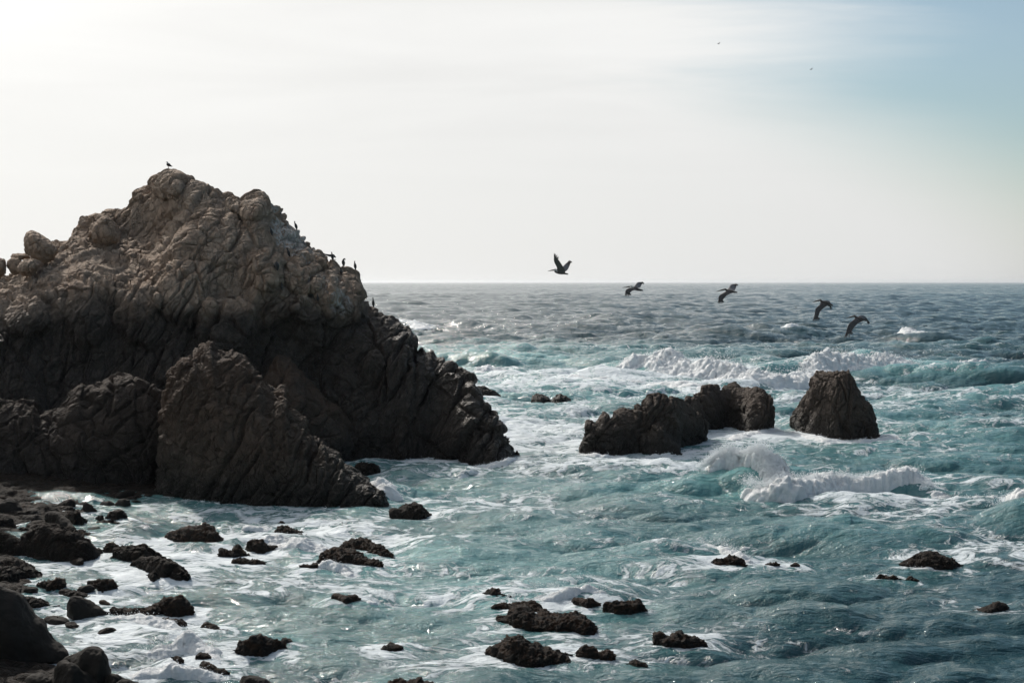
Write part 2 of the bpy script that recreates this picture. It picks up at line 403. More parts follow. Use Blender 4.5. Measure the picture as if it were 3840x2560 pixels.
TOPM = [(-420, 1120), (-200, 1075), (-60, 1040), (60, 1010), (120, 950), (182, 903), (262, 890), (268, 862), (290, 832), (332, 803), (356, 792), (375, 790),
        (398, 776), (415, 772), (456, 777), (497, 753), (497, 724), (531, 705), (564, 695), (580, 670), (609, 649), (630, 638),
        (659, 638), (680, 652), (694, 670), (725, 670), (767, 685), (800, 697), (837, 722), (872, 719), (907, 749), (924, 728),
        (969, 707), (986, 720), (1032, 774), (1052, 801), (1102, 849), (1139, 886), (1166, 923), (1197, 944), (1226, 975),
        (1251, 973), (1272, 998), (1280, 1006), (1301, 1008), (1334, 1025), (1351, 1052), (1363, 1106), (1376, 1135),
        (1384, 1155), (1411, 1160), (1413, 1176), (1430, 1178), (1467, 1200), (1500, 1240), (1530, 1300), (1560, 1400), (1590, 1500), (1600, 1640), (1605, 1700)]
BOTM = [(-420, 1775), (-100, 1768), (300, 1755), (800, 1735), (1150, 1722), (1400, 1718), (1540, 1716), (1605, 1708)]
P = shell(TOPM, BOTM, 900, 520, 60, 14.0, 16.0, smooth=0.0, xw=0.75, pw=1.15, taper=0.35)
rows = np.linspace(0, 1, P.shape[0])[:, None]
ridge_row = 521 / P.shape[0]
rowd = np.abs(rows - ridge_row)
front = (rows < ridge_row) * np.ones((1, P.shape[1]))
fade = np.clip(rowd / 0.10, 0.0, 1)
qx, qy = to_px(P)
E = fbm(P * np.array([0.10, 0.10, 0.055]), 3, 5) * 2.2
# the sloping shelf below the left skyline
ledge = np.interp(qx, [-400, 0, 150, 300, 450, 560, 640, 700], [1130, 1105, 1080, 1040, 1050, 1060, 1010, 900])
E = E + 7.5 * sstep(-40, 190, ledge - qy) * (1 - sstep(520, 800, qx))
# undercut dark wall below the whitened right shoulder, and the hollow behind the shore rocks
under_y = np.interp(qx, [800, 960, 1080, 1200, 1300, 1400], [1330, 1215, 1160, 1240, 1150, 1130])
E = E + 1.6 * sstep(-20, 110, qy - under_y) * (1 - sstep(1400, 1560, qy)) * sstep(800, 980, qx)
for (bx, by, rx, ry, h) in [(380, 850, 60, 62, -2.2), (290, 850, 55, 50, 1.5), (625, 690, 60, 55, -1.6), (940, 770, 70, 55, -1.6), (1010, 1010, 60, 90, -1.2), (1140, 1030, 75, 80, -1.4),
                            (1230, 1090, 60, 60, -1.2), (1170, 1170, 80, 45, -1.2), (700, 1100, 120, 120, -1.6), (520, 1170, 90, 130, -1.3), (860, 1230, 110, 130, -1.4), (330, 1200, 80, 110, -1.0), (100, 1190, 90, 80, -1.4)]:
    r2 = ((qx - bx) / rx) ** 2 + ((qy - by) / ry) ** 2
    E = E + h * np.sqrt(np.clip(1 - r2, 0, 1))
rr_ = 520
E[rr_ + 2:] = E[rr_ + 1] + 0.0 * E[rr_ + 2:]
P = push(P, E)
lean = np.radians(np.interp(P[..., 0], [-42, -30, -20, -12], [14, -8, -30, -38]))
jo = joints(P, [(3.8, 0.6, (0.62, 0.85, 1.8)), (1.6, 0.36, (0.66, 0.9, 1.5)), (0.75, 0.09, (0.8, 0.9, 1.3))], lean, 3, warp=0.55, lines=[(3.1, 0.45, lean), (4.6, 0.35, R(48))])
jo += 0.04 * fbm(P * 2.5, 4, 50)
jo = jo * (0.28 + 0.72 * np.clip(rowd / 0.05, 0, 1)) - 0.22 * np.exp(-(rowd / 0.05) ** 2)
cliff = build_shell('cliff_face', P, jo, M_head, headland)
CV = np.empty(len(cliff.data.vertices) * 3, np.float32); cliff.data.vertices.foreach_get('co', CV); CV = CV.reshape(-1, 3); CX, CY = to_px(CV)
def sil_y(px, r=7):
    """height of the skyline of the headland at a photo column"""
    m = np.abs(AX - px) < r; return float(AY[m].min()) if m.any() else 0.0
def face_D(px, py):
    """distance of the cliff surface seen at a photo pixel"""
    for r in (5, 10, 20, 40, 80):
        m = (np.abs(CX - px) < r) & (np.abs(CY - py) < r)
        if m.sum() > 3: return float(np.percentile(CV[m, 1], 10))
    return 110.0

TOPP = [(1120, 1330), (1200, 1260), (1300, 1215), (1400, 1190), (1467, 1197), (1487, 1206), (1543, 1232), (1548, 1252), (1563, 1257), (1563, 1318), (1581, 1299), (1594, 1321),
        (1617, 1323), (1622, 1344), (1676, 1352), (1716, 1374), (1767, 1415), (1793, 1466), (1808, 1507), (1834, 1535), (1862, 1558),
        (1877, 1594), (1880, 1624), (1905, 1660), (1936, 1706)]
BOTP = [(1120, 1700), (1300, 1712), (1380, 1714), (1440, 1716), (1520, 1720), (1620, 1712), (1700, 1729), (1800, 1738), (1870, 1742), (1920, 1735), (1936, 1712)]
P = shell(TOPP, BOTP, 520, 330, 40, 7.0, 10.0, xw=0.5, pw=1.1)
P[..., 1] -= fbm(P * 0.16, 2, 9) * 1.2 * np.clip(np.abs(np.linspace(0, 1, P.shape[0])[:, None] - 331 / P.shape[0]) / 0.12, 0, 1)
jo = joints(P, [(4.2, 0.6, (0.55, 0.8, 2.0)), (1.7, 0.18, (0.7, 0.8, 1.5)), (0.6, 0.05, (1, 1, 1))], R(-24), 77, warp=0.3, lines=[(3.0, 0.45, R(-26)), (1.4, 0.22, R(-20)), (3.4, 0.3, R(55))])
prom = build_shell('promontory', P, jo + 0.05 * fbm(P * 2.5, 4, 51), M_head, headland)
PV = np.empty(len(prom.data.vertices) * 3, np.float32); prom.data.vertices.foreach_get('co', PV); PV = PV.reshape(-1, 3)
CV = np.concatenate([CV, PV]); CX, CY = to_px(CV); AX, AY = CX, CY
TOPB = [(960, 1480), (1000, 1400), (1040, 1330), (1090, 1340), (1130, 1400), (1180, 1450), (1230, 1500), (1270, 1520), (1300, 1560), (1320, 1620), (1325, 1690)]
BOTB = [(960, 1740), (1100, 1745), (1250, 1740), (1325, 1725)]
P = shell(TOPB, BOTB, 260, 200, 24, 5.0, 6.0, xw=0.5)
jo = joints(P, [(2.4, 0.36, (0.7, 0.8, 1.6)), (0.9, 0.14, (0.8, 0.8, 1.3)), (0.4, 0.05, (1, 1, 1))], R(-24), 91, warp=0.3, lines=[(1.2, 0.25, R(-26)), (2.2, 0.25, R(50))])
build_shell('buttress', P, jo, M_front, headland)

# ------------------------------------------------------------------ rocks as separate things
def rock(name, label, top, bot, mat, cells, ridge, back, nu=220, nf=140, smooth=0.0, lean=R(-15), seed=1, lump=0.0, lumps=3.0, xw=0.5,
         Dshift=0.0, pw=1.0, cat='rock', group=None, foot=True, under=1.0, taper=0.5, lines=None):
    P = shell(top, bot, nu, nf, max(10, nf // 4), ridge, back, smooth=smooth, xw=xw, pw=pw, Dshift=Dshift, under=under, taper=taper)
    if not foot: FOOT.pop()
    d = np.zeros(P.shape[:2], np.float32)
    if cells: d += joints(P, cells, lean, seed, lines=lines)
    if lump:
        d += lump * fbm(P * lumps, 4, seed + 5, 0.6)
        f1, f2, _ = worley(P * lumps * 1.9, seed + 6)
        d += lump * 0.7 * (0.5 - f1)
    o = build_shell(name, P, d, mat)
    return tag(o, label, cat, group)

Z3 = lambda L: [(x / 1.96, 1150 + y / 1.96) for x, y in L]
ZF = lambda L: [(500 + x / 2.24, 1250 + y / 2.24) for x, y in L]
Z4 = lambda L: [(900 + x / 1.96, 1150 + y / 1.96) for x, y in L]
ZA = lambda L: [(2000 + x / 1.68, 1300 + y / 1.68) for x, y in L]
Z1 = lambda L: [(x / 2.4125, 550 + y / 2.4125) for x, y in L]
Z5 = lambda L: [(x / 2.2083, 1850 + y / 2.2083) for x, y in L]
Z6 = lambda L: [(900 + x / 2.208, 1850 + y / 2.208) for x, y in L]
Z7 = lambda L: [(1750 + x / 1.936, 1750 + y / 1.936) for x, y in L]
Z8 = lambda L: [(2600 + x / 1.897, 1750 + y / 1.897) for x, y in L]

rock('shore_rock', 'tall brown pointed rock with layered cracks in front of the big headland',
     ZF([(175, 1330), (190, 1180), (215, 900), (240, 560), (250, 470), (300, 310), (345, 260), (390, 190), (440, 185), (530, 155), (590, 95), (635, 65), (660, 90), (680, 145),
         (740, 135), (860, 180), (930, 215), (980, 285), (1030, 310), (1100, 425), (1180, 460), (1270, 470), (1280, 560), (1340, 640), (1420, 730),
         (1450, 830), (1520, 880), (1600, 900), (1620, 960), (1740, 1010), (1760, 1080), (1840, 1130), (1960, 1190), (2010, 1270), (2090, 1350), (2130, 1420), (2132, 1450)]),
     ZF([(175, 1345), (350, 1385), (600, 1420), (800, 1440), (1100, 1450), (1400, 1465), (1750, 1478), (2080, 1485), (2132, 1470)]),
     M_front, [(3.0, 0.30, (0.5, 0.7, 1.5)), (0.85, 0.15, (0.9, 0.9, 0.8)), (0.42, 0.07, (1.3, 1, 0.6)), (0.2, 0.02, (1.4, 1, 0.7))], 6.5, 6.0, nu=640, nf=440, lean=R(-22), seed=201, taper=0.6, lines=[(1.5, 0.34, R(-30)), (0.8, 0.16, R(-26)), (2.6, 0.2, R(62)), (0.7, 0.08, R(74))])
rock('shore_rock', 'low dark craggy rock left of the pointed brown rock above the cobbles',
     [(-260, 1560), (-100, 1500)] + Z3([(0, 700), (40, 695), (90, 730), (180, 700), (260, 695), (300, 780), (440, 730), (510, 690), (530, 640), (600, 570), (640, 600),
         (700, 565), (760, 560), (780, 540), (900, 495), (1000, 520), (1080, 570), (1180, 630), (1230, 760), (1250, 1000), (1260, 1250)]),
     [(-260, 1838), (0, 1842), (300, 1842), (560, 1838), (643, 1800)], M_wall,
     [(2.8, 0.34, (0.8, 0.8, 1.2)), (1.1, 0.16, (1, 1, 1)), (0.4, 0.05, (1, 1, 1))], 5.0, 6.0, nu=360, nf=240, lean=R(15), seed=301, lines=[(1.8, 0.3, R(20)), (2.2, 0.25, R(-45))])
rock('ledge_rock', 'small dark ledge rock poking out right of the pointed rock', Z4([(790, 1215), (850, 1175), (880, 1150), (930, 1150), (960, 1160), (1000, 1175), (1028, 1195), (1026, 1210)]),
     Z4([(790, 1240), (860, 1240), (940, 1238), (1010, 1224), (1026, 1214)]), M_dark, [(0.8, 0.15, (1, 1, 1))], 1.0, 1.5, 120, 60, seed=12, lump=0.12)
# sea stacks
CS = [(2.0, 0.24, (0.9, 0.9, 1.1)), (0.9, 0.13, (1, 1, 1)), (0.4, 0.05, (1, 1, 1))]
rock('sea_rock', 'long low jagged sea rock at the left of the mid-water group',
     ZA([(288, 658), (300, 600), (330, 540), (335, 475), (400, 455), (440, 410), (495, 425), (520, 385), (580, 385), (640, 400), (655, 368), (685, 400), (700, 350),
         (730, 305), (790, 300), (850, 315), (920, 325), (980, 370), (1060, 430), (1100, 470), (1096, 530), (1095, 600)]),
     ZA([(288, 662), (335, 677), (500, 680), (670, 672), (870, 660), (940, 632), (1010, 622), (1095, 604)]), M_sea, CS, 3.2, 3.5, 360, 170, lean=R(-30), seed=401, lines=[(1.3, 0.25, R(-40)), (1.9, 0.2, R(50))])
rock('sea_rock', 'lumpy brown sea rock joined behind the long jagged one',
     ZA([(930, 420), (950, 340), (1010, 300), (1060, 285), (1065, 250), (1110, 238), (1160, 245), (1180, 262), (1220, 235), (1270, 228), (1320, 260), (1360, 268),
         (1400, 258), (1460, 285), (1505, 330), (1515, 400), (1514, 450), (1490, 520)]),
     ZA([(930, 560), (1000, 545), (1110, 528), (1210, 505), (1280, 512), (1340, 540), (1430, 545), (1490, 524)]), M_sea, CS, 3.5, 4.0, 320, 170, lean=R(25), seed=402, lines=[(1.4, 0.28, R(-30)), (1.2, 0.16, R(60))])
rock('sea_rock', 'small black rock at the front foot of the long jagged sea rock',
     ZA([(648, 660), (650, 590), (690, 550), (740, 530), (745, 490), (820, 495), (830, 540), (880, 590), (930, 640), (938, 670)]),
     ZA([(648, 668), (700, 675), (800, 680), (938, 678)]), M_sea, [(0.9, 0.14, (1, 1, 1)), (0.4, 0.07, (1, 1, 1))], 1.3, 1.5, 160, 90, seed=403)
rock('sea_stack', 'flat-topped trapezoid sea stack standing alone on the right',
     ZA([(1614, 500), (1617, 450), (1640, 400), (1690, 330), (1730, 260), (1750, 200), (1785, 152), (1850, 150), (1930, 155), (1945, 145), (1985, 150), (2010, 190),
         (2040, 250), (2070, 300), (2120, 360), (2150, 430), (2160, 490), (2180, 570)]),
     ZA([(1614, 505), (1680, 535), (1780, 560), (1830, 568), (1870, 574), (1915, 578), (2016, 580), (2180, 582)]), M_sea,
     [(2.2, 0.2, (0.5, 0.8, 1.9)), (0.8, 0.10, (0.8, 1, 1.2)), (0.35, 0.04, (1, 1, 1))], 3.2, 3.2, 320, 220, lean=R(-8), seed=404, lines=[(1.1, 0.22, R(-14)), (1.9, 0.3, R(22)), (1.6, 0.12, R(70))], xw=0.7)
rock('sea_rock', 'dark rock just behind the tip of the headland', [(1770, 1500), (1790, 1448), (1815, 1448), (1850, 1462), (1875, 1485), (1886, 1500)],
     [(1770, 1503), (1830, 1504), (1860, 1504), (1886, 1502)], M_sea, [(1.2, 0.15, (1, 1, 1)), (0.5, 0.08, (1, 1, 1))], 2, 2.5, 140, 60, seed=405)
rock('sea_rock', 'left half of the small twin rocks in the open water', [(1992, 1508), (1997, 1484), (2012, 1477), (2036, 1479), (2052, 1488), (2072, 1508)],
     [(1992, 1512), (2030, 1515), (2072, 1512)], M_sea, [(1.2, 0.12, (1, 1, 1)), (0.5, 0.08, (1, 1, 1))], 1.5, 2, 120, 50, seed=406)
rock('sea_rock', 'right half of the small twin rocks in the open water', [(2060, 1512), (2080, 1490), (2102, 1480), (2122, 1483), (2138, 1495), (2145, 1512)],
     [(2060, 1516), (2100, 1517), (2145, 1514)], M_sea, [(1.2, 0.12, (1, 1, 1)), (0.5, 0.08, (1, 1, 1))], 1.5, 2, 120, 50, seed=407)
rock('awash_rock', 'flat rock almost awash behind the headland tip', [(1735, 1388), (1760, 1379), (1785, 1378), (1812, 1386)],
     [(1735, 1390), (1812, 1389)], M_sea, [(1.2, 0.1, (1, 1, 1))], 2, 3, 80, 30, seed=408)

# boulders resting on the left shoulder of the headland
def perched(label, top, bot, D, depth, seed, smooth=0.03):
    T = poly(top, 110, 0.4); B = poly(bot, 110, 0.4); T = blur1(T, int(smooth * 110)); B = blur1(B, 3)
    t = np.linspace(0, 1, 110); tp = np.clip(4 * t * (1 - t), 0, 1) ** 0.5
    rows = []
    for j in range(-40, 61):
        a = j / 40 * math.pi / 2
        s = (math.sin(a) + 1) / 2 if j <= 40 else (math.sin(a) + 1) / 2
        rows.append(at(B[:, 0] + (T[:, 0] - B[:, 0]) * s, B[:, 1] + (T[:, 1] - B[:, 1]) * s, D - depth * tp * math.cos(a)))
    P = np.array(rows)
    d = joints(P, [(2.2, 0.12, (1, 1, 1)), (0.8, 0.04, (1, 1, 1))], 0.2, seed) + 0.05 * fbm(P * 2, 4, seed)
    return tag(build_shell('boulder', P, d, M_head), label, 'boulder')
perched('tall rounded boulder leaning on the left shoulder of the headland', Z1([(225, 960), (220, 820), (240, 780), (290, 763), (350, 785), (440, 850), (500, 900), (530, 940)]),
        Z1([(225, 960), (290, 1010), (400, 1070), (480, 1020), (530, 940)]), face_D(190, 990) + 0.3, 1.8, 1)
perched('squat boulder at the foot of the tall rounded one', Z1([(150, 1120), (175, 1060), (215, 1015), (300, 1020), (385, 1045), (395, 1070)]),
        Z1([(150, 1120), (200, 1160), (300, 1160), (395, 1070)]), face_D(120, 1035) + 0.2, 1.2, 2)
perched('rounded boulder second from the left edge on the skyline', Z1([(50, 1080), (70, 1030), (110, 1006), (160, 1005), (200, 1030), (215, 1060)]),
        Z1([(50, 1080), (100, 1150), (160, 1160), (215, 1060)]), face_D(55, 1035) + 0.3, 1.0, 3)
perched('boulder cut off by the left edge of the skyline', Z1([(-110, 1050), (-60, 1005), (0, 1008), (40, 1030), (60, 1090)]),
        Z1([(-110, 1050), (-60, 1170), (0, 1185), (60, 1150), (62, 1092)]), face_D(-20, 1045) + 0.3, 1.2, 4)
perched('flat slab boulder behind the small boulders on the skyline', Z1([(100, 1000), (110, 975), (150, 966), (230, 966), (265, 990)]),
        Z1([(100, 1000), (150, 1040), (265, 1010)]), face_D(75, 1030) + 1.6, 1.0, 5)
perched('smooth bulging boulder standing out below the left ridge', Z1([(825, 800), (830, 740), (870, 680), (930, 625), (970, 630), (1040, 700), (1080, 790), (1070, 850)]),
        Z1([(825, 800), (850, 860), (960, 900), (1070, 850)]), face_D(390, 930) + 0.3, 1.5, 6)

# near rocks: (name, label, zoom, top, bottom, style)
NEAR = [
 ('boulder', 'biggest triangular black boulder on the left shore', Z5, [(150, 420), (190, 380), (230, 310), (290, 290), (330, 250), (420, 250), (560, 275), (640, 310), (720, 370), (790, 440), (842, 495)], [(150, 520), (300, 545), (500, 562), (700, 566), (800, 550), (842, 500)], 'd'),
 ('boulder', 'black sloping boulder at the left edge beside the biggest triangular one', Z5, [(-120, 360), (0, 290), (60, 320), (130, 370), (200, 420), (290, 500)], [(-120, 500), (0, 520), (150, 527), (290, 525)], 'd'),
 ('boulder', 'hump-backed dark boulder right behind the biggest triangular one', Z5, [(372, 240), (385, 170), (410, 152), (470, 160), (530, 200), (590, 260), (640, 330)], [(372, 270), (480, 300), (640, 345)], 's'),
 ('boulder', 'steep wet boulder with a shining left side and rusty weed cap', Z5, [(545, 225), (560, 160), (590, 135), (640, 145), (680, 175), (716, 228)], [(545, 232), (620, 268), (690, 262), (716, 235)], 'x'),
 ('boulder', 'low dark boulder with a yellowish rim left of the hump-backed one', Z5, [(178, 228), (190, 190), (250, 165), (310, 165), (350, 190), (372, 220)], [(178, 235), (280, 244), (372, 238)], 's'),
 ('boulder', 'grey-topped boulder at the left edge nearest the cobbles', Z5, [(-80, 100), (0, 72), (60, 45), (120, 50), (180, 90), (215, 150), (222, 182)], [(-80, 205), (100, 196), (222, 190)], 's'),
 ('boulder', 'blocky black boulder at the left edge under the grey-topped one', Z5, [(-60, 200), (30, 190), (80, 195), (115, 220), (127, 285)], [(-60, 320), (60, 306), (127, 298)], 'd'),
 ('rock', 'small black rock between the blocky boulder and the biggest one', Z5, [(125, 315), (180, 280), (220, 285), (248, 322)], [(125, 325), (180, 335), (248, 330)], 'd'),
 ('boulder', 'rounded dark boulder at the cobble edge left of a steeper one', Z5, [(470, 95), (520, 55), (580, 42), (620, 60), (640, 112)], [(470, 108), (560, 126), (640, 120)], 's'),
 ('rock', 'little grey stone in front of the rounded cobble-edge boulder', Z5, [(523, 125), (560, 97), (600, 110), (620, 135)], [(523, 135), (570, 142), (620, 140)], 's'),
 ('boulder', 'steep-sided boulder at the cobble edge above the shining one', Z5, [(673, 130), (685, 75), (710, 62), (760, 85), (803, 135)], [(673, 138), (740, 146), (803, 142)], 's'),
 ('boulder', 'reddish patched boulder against the foot of the dark craggy rock', Z5, [(955, 98), (975, 55), (1030, 38), (1070, 55), (1090, 98)], [(955, 105), (1030, 112), (1090, 105)], 's'),
 ('boulder', 'low grey boulder left of the reddish patched one', Z5, [(825, 85), (850, 60), (900, 52), (950, 70), (960, 95)], [(825, 92), (900, 104), (960, 100)], 's'),
 ('rock', 'dark domed rock in the white water right of the cobbles', Z5, [(868, 192), (900, 150), (950, 137), (1010, 147), (1050, 168), (1058, 185)], [(868, 200), (960, 204), (1058, 190)], 'd'),
 ('rock', 'tiny rock left of the dark domed one', Z5, [(790, 200), (815, 180), (845, 188), (860, 205)], [(790, 206), (825, 212), (860, 208)], 'd'),
 ('rock', 'long flat slab awash below the dark domed rock', Z5, [(800, 238), (850, 222), (930, 222), (970, 228), (988, 242)], [(800, 242), (900, 249), (988, 246)], 'd'),
 ('weedy_rock', 'rusty weed rock touching the right side of the biggest boulder', Z5, [(620, 330), (650, 300), (700, 310), (750, 335), (818, 354)], [(620, 345), (720, 364), (818, 358)], 'w'),
 ('weedy_rock', 'orange-brown weedy knob behind the left of the two paired boulders', Z5, [(845, 462), (875, 410), (905, 395), (950, 415), (1000, 440)], [(845, 485), (930, 500), (1000, 490)], 'w'),
 ('boulder', 'upper one of the two paired dark boulders in the left shallows', Z5, [(930, 525), (935, 460), (970, 440), (1060, 430), (1140, 435), (1200, 425), (1260, 460), (1335, 520)], [(930, 535), (1050, 574), (1200, 576), (1335, 550)], 'd'),
 ('boulder', 'lower one of the two paired dark boulders with orange weed on top', Z5, [(1083, 592), (1100, 555), (1180, 530), (1290, 520), (1370, 530), (1450, 565), (1510, 610), (1550, 650), (1570, 682)], [(1083, 602), (1200, 640), (1350, 690), (1480, 697), (1570, 688)], 'd'),
 ('rock', 'small wet rock in foam under the lower paired boulder', Z5, [(1215, 670), (1240, 645), (1290, 640), (1325, 690)], [(1215, 685), (1270, 712), (1325, 700)], 'd'),
 ('weedy_rock', 'large flat-topped brown weedy rock in the shallows below the pointed rock', Z5, [(1368, 350), (1400, 325), (1500, 295), (1600, 275), (1680, 270), (1690, 248), (1740, 270), (1780, 280), (1820, 340), (1868, 402)], [(1368, 368), (1440, 402), (1600, 417), (1750, 422), (1868, 408)], 'w'),
 ('weedy_rock', 'dark weedy rock with a tail, left of the foaming water', Z6, [(60, 460), (62, 395), (130, 385), (180, 400), (230, 430), (300, 435), (317, 462)], [(60, 478), (180, 508), (317, 470)], 'w'),
 ('weedy_rock', 'pointed small rock with a weedy left shoulder', Z5, [(1798, 518), (1830, 460), (1870, 455), (1920, 480), (1930, 450), (1970, 428), (2010, 460), (2068, 508)], [(1798, 522), (1900, 526), (2068, 516)], 'w'),
 ('weedy_rock', 'thin weedy ledge awash under the pointed small rock', Z6, [(-55, 562), (0, 540), (60, 545), (110, 555), (150, 548), (212, 566)], [(-55, 570), (100, 580), (212, 572)], 'w'),
 ('rock', 'black ridge rock at the left edge below the biggest boulder', Z5, [(-100, 600), (0, 570), (60, 535), (100, 525), (150, 540), (220, 575), (305, 622)], [(-100, 640), (150, 645), (305, 630)], 'd'),
 ('rock', 'black rock at the left edge in front of the ridge rock', Z5, [(-100, 610), (60, 605), (150, 620), (250, 630), (300, 655), (358, 692)], [(-100, 750), (80, 748), (180, 710), (358, 698)], 'd'),
 ('weedy_rock', 'ragged weedy rock with a peak near the left edge', Z5, [(313, 748), (360, 730), (430, 710), (490, 685), (530, 720), (553, 745)], [(313, 755), (410, 780), (500, 774), (553, 755)], 'w'),
 ('weedy_rock', 'ragged weedy rock sloping right in the left shallows', Z5, [(733, 742), (780, 720), (850, 712), (885, 705), (930, 730), (978, 762)], [(733, 750), (840, 790), (920, 776), (978, 767)], 'w'),
 ('rock', 'long flat rock behind the egg-shaped boulder', Z5, [(523, 838), (560, 820), (640, 818), (720, 828), (788, 850)], [(523, 845), (650, 862), (788, 856)], 'd'),
 ('boulder', 'egg-shaped smooth boulder standing in the left shallows', Z5, [(560, 1000), (562, 930), (580, 870), (620, 840), (680, 845), (740, 880), (800, 920), (860, 950), (907, 976)], [(560, 1010), (600, 1045), (700, 1024), (800, 1008), (907, 982)], 's'),
 ('weedy_rock', 'low weedy ledge right of the egg-shaped boulder', Z5, [(908, 968), (950, 945), (1050, 945), (1150, 940), (1250, 938), (1320, 965)], [(908, 978), (1000, 1002), (1150, 1014), (1320, 1006)], 'w'),
 ('weedy_rock', 'rounded brown weedy boulder at the end of the low ledge', Z5, [(1250, 945), (1270, 905), (1340, 870), (1420, 850), (1500, 852), (1560, 890), (1590, 930), (1607, 975)], [(1250, 985), (1350, 1002), (1480, 1015), (1607, 998)], 'w'),
 ('weedy_rock', 'thin weedy rock in foam below the rounded brown one', Z5, [(1345, 1035), (1400, 1025), (1470, 1040), (1520, 1065), (1533, 1087)], [(1345, 1045), (1450, 1080), (1533, 1093)], 'w'),
 ('weedy_rock', 'small flat rusty rock alone in the shallows', Z5, [(1672, 1100), (1705, 1083), (1770, 1090), (1830, 1110), (1890, 1122)], [(1672, 1106), (1760, 1122), (1890, 1128)], 'w'),
 ('boulder', 'massive black boulder filling the lower left edge', Z5, [(-150, 720), (0, 755), (80, 790), (190, 850), (200, 890), (250, 950), (290, 1010), (340, 1040), (380, 1090), (410, 1160), (440, 1215), (500, 1240), (545, 1290), (565, 1345)], [(-150, 1430), (100, 1425), (270, 1405), (420, 1390), (565, 1378)], 's'),
 ('rock', 'flat black rock reaching right from behind the massive boulder', Z5, [(150, 880), (270, 862), (340, 880), (420, 900), (495, 920)], [(150, 940), (330, 940), (495, 926)], 'd'),
 ('boulder', 'big smooth upright boulder at the bottom left corner', Z5, [(500, 1420), (560, 1355), (640, 1320), (720, 1290), (790, 1272), (850, 1285), (890, 1320), (915, 1390), (928, 1480), (932, 1560)], [(500, 1560), (650, 1620), (800, 1640), (932, 1600)], 'p'),
 ('boulder', 'smooth boulder leaning in front of the big upright one', Z5, [(425, 1560), (440, 1500), (465, 1440), (500, 1400), (550, 1392), (600, 1410), (680, 1450), (740, 1490), (810, 1580)], [(425, 1620), (600, 1690), (810, 1650)], 'p'),
 ('boulder', 'two-toned boulder at the bottom edge right of the upright one', Z5, [(835, 1570), (870, 1515), (920, 1495), (980, 1505), (1030, 1525), (1075, 1560)], [(835, 1620), (950, 1660), (1075, 1630)], 'p'),
 ('boulder', 'pale grey boulder cut off by the bottom edge', Z5, [(930, 1600), (1000, 1550), (1060, 1540), (1130, 1570), (1180, 1620)], [(930, 1660), (1050, 1690), (1180, 1660)], 'p'),
 ('boulder', 'low pale boulder among cobbles in the bottom left corner', Z5, [(80, 1560), (200, 1530), (260, 1500), (340, 1498), (390, 1520), (425, 1575)], [(80, 1600), (250, 1640), (425, 1620)], 'p'),
 ('boulder', 'small pale stone at the very bottom beside the low pale boulder', Z5, [(340, 1580), (380, 1556), (420, 1550), (480, 1580)], [(340, 1600), (410, 1620), (480, 1605)], 'p'),
 ('weedy_rock', 'black peaked weedy rock with a wide foot, lower left', Z6, [(-55, 1290), (0, 1215), (50, 1210), (120, 1170), (175, 1155), (230, 1175), (290, 1205), (350, 1225), (368, 1272)], [(-55, 1305), (50, 1340), (200, 1334), (320, 1306), (368, 1282)], 'w'),
 ('weedy_rock', 'small knob just right of the black peaked weedy rock', Z6, [(335, 1225), (350, 1190), (385, 1178), (420, 1190), (435, 1218)], [(335, 1232), (390, 1242), (435, 1228)], 'w'),
 ('weedy_rock', 'low weedy rock behind the lower left splash', Z5, [(1625, 1340), (1660, 1322), (1720, 1328), (1750, 1345)], [(1625, 1346), (1690, 1354), (1750, 1350)], 'w'),
 ('weedy_rock', 'ragged weedy rock slanting down beside the lower left splash', Z5, [(1660, 1425), (1680, 1395), (1710, 1388), (1750, 1400), (1800, 1430), (1850, 1430), (1900, 1475)], [(1660, 1435), (1720, 1460), (1800, 1480), (1900, 1486)], 'w'),
 ('weedy_rock', 'small black rock wrapped by the lower left splash', Z5, [(1425, 1350), (1460, 1327), (1500, 1340), (1525, 1370)], [(1425, 1362), (1480, 1388), (1525, 1380)], 'w'),
 ('boulder', 'smooth dark boulder on the bottom edge near the shallows', Z6, [(-15, 1575), (-5, 1500), (20, 1482), (80, 1485), (150, 1510), (220, 1540), (310, 1590)], [(-15, 1620), (150, 1650), (310, 1620)], 's'),
 ('weedy_rock', 'tiny rock tip in the foam below the pointed rock', Z6, [(318, 240), (335, 226), (355, 228), (372, 240)], [(318, 243), (372, 243)], 'w'),
 ('weedy_rock', 'weedy hump with a long wet back amid white foam', Z6, [(283, 328), (310, 275), (350, 262), (400, 268), (440, 300), (520, 320), (605, 346)], [(283, 336), (400, 347), (605, 352)], 'w'),
 ('weedy_rock', 'rounded half of the split weedy rock with yellow weed', Z6, [(815, 445), (870, 405), (930, 382), (1000, 378), (1070, 390), (1110, 415), (1170, 415), (1210, 450), (1245, 490), (1273, 532)], [(815, 462), (1000, 475), (1100, 512), (1273, 540)], 'w'),
 ('weedy_rock', 'front half of the split weedy rock, lower and longer', Z6, [(643, 555), (660, 495), (720, 475), (780, 455), (850, 462), (930, 465), (1000, 500), (1060, 540), (1130, 555), (1183, 582)], [(643, 570), (750, 556), (900, 575), (1050, 594), (1183, 600)], 'w'),
 ('weedy_rock', 'little weedy rock left of the split weedy rock', Z6, [(488, 590), (520, 575), (570, 585), (600, 562), (640, 570), (645, 595)], [(488, 596), (580, 606), (645, 602)], 'w'),
 ('rock', 'dark rock off the right end of the pointed rock', Z6, [(1233, 205), (1237, 135), (1270, 125), (1310, 135), (1380, 105), (1440, 97), (1500, 103), (1540, 130), (1597, 178)], [(1233, 210), (1350, 222), (1500, 220), (1597, 186)], 'd'),
 ('weedy_rock', 'orange-brown awash rock with a small breaking wave behind', Z6, [(773, 842), (850, 850), (900, 838), (970, 835), (1005, 862)], [(773, 846), (880, 886), (1005, 868)], 'w'),
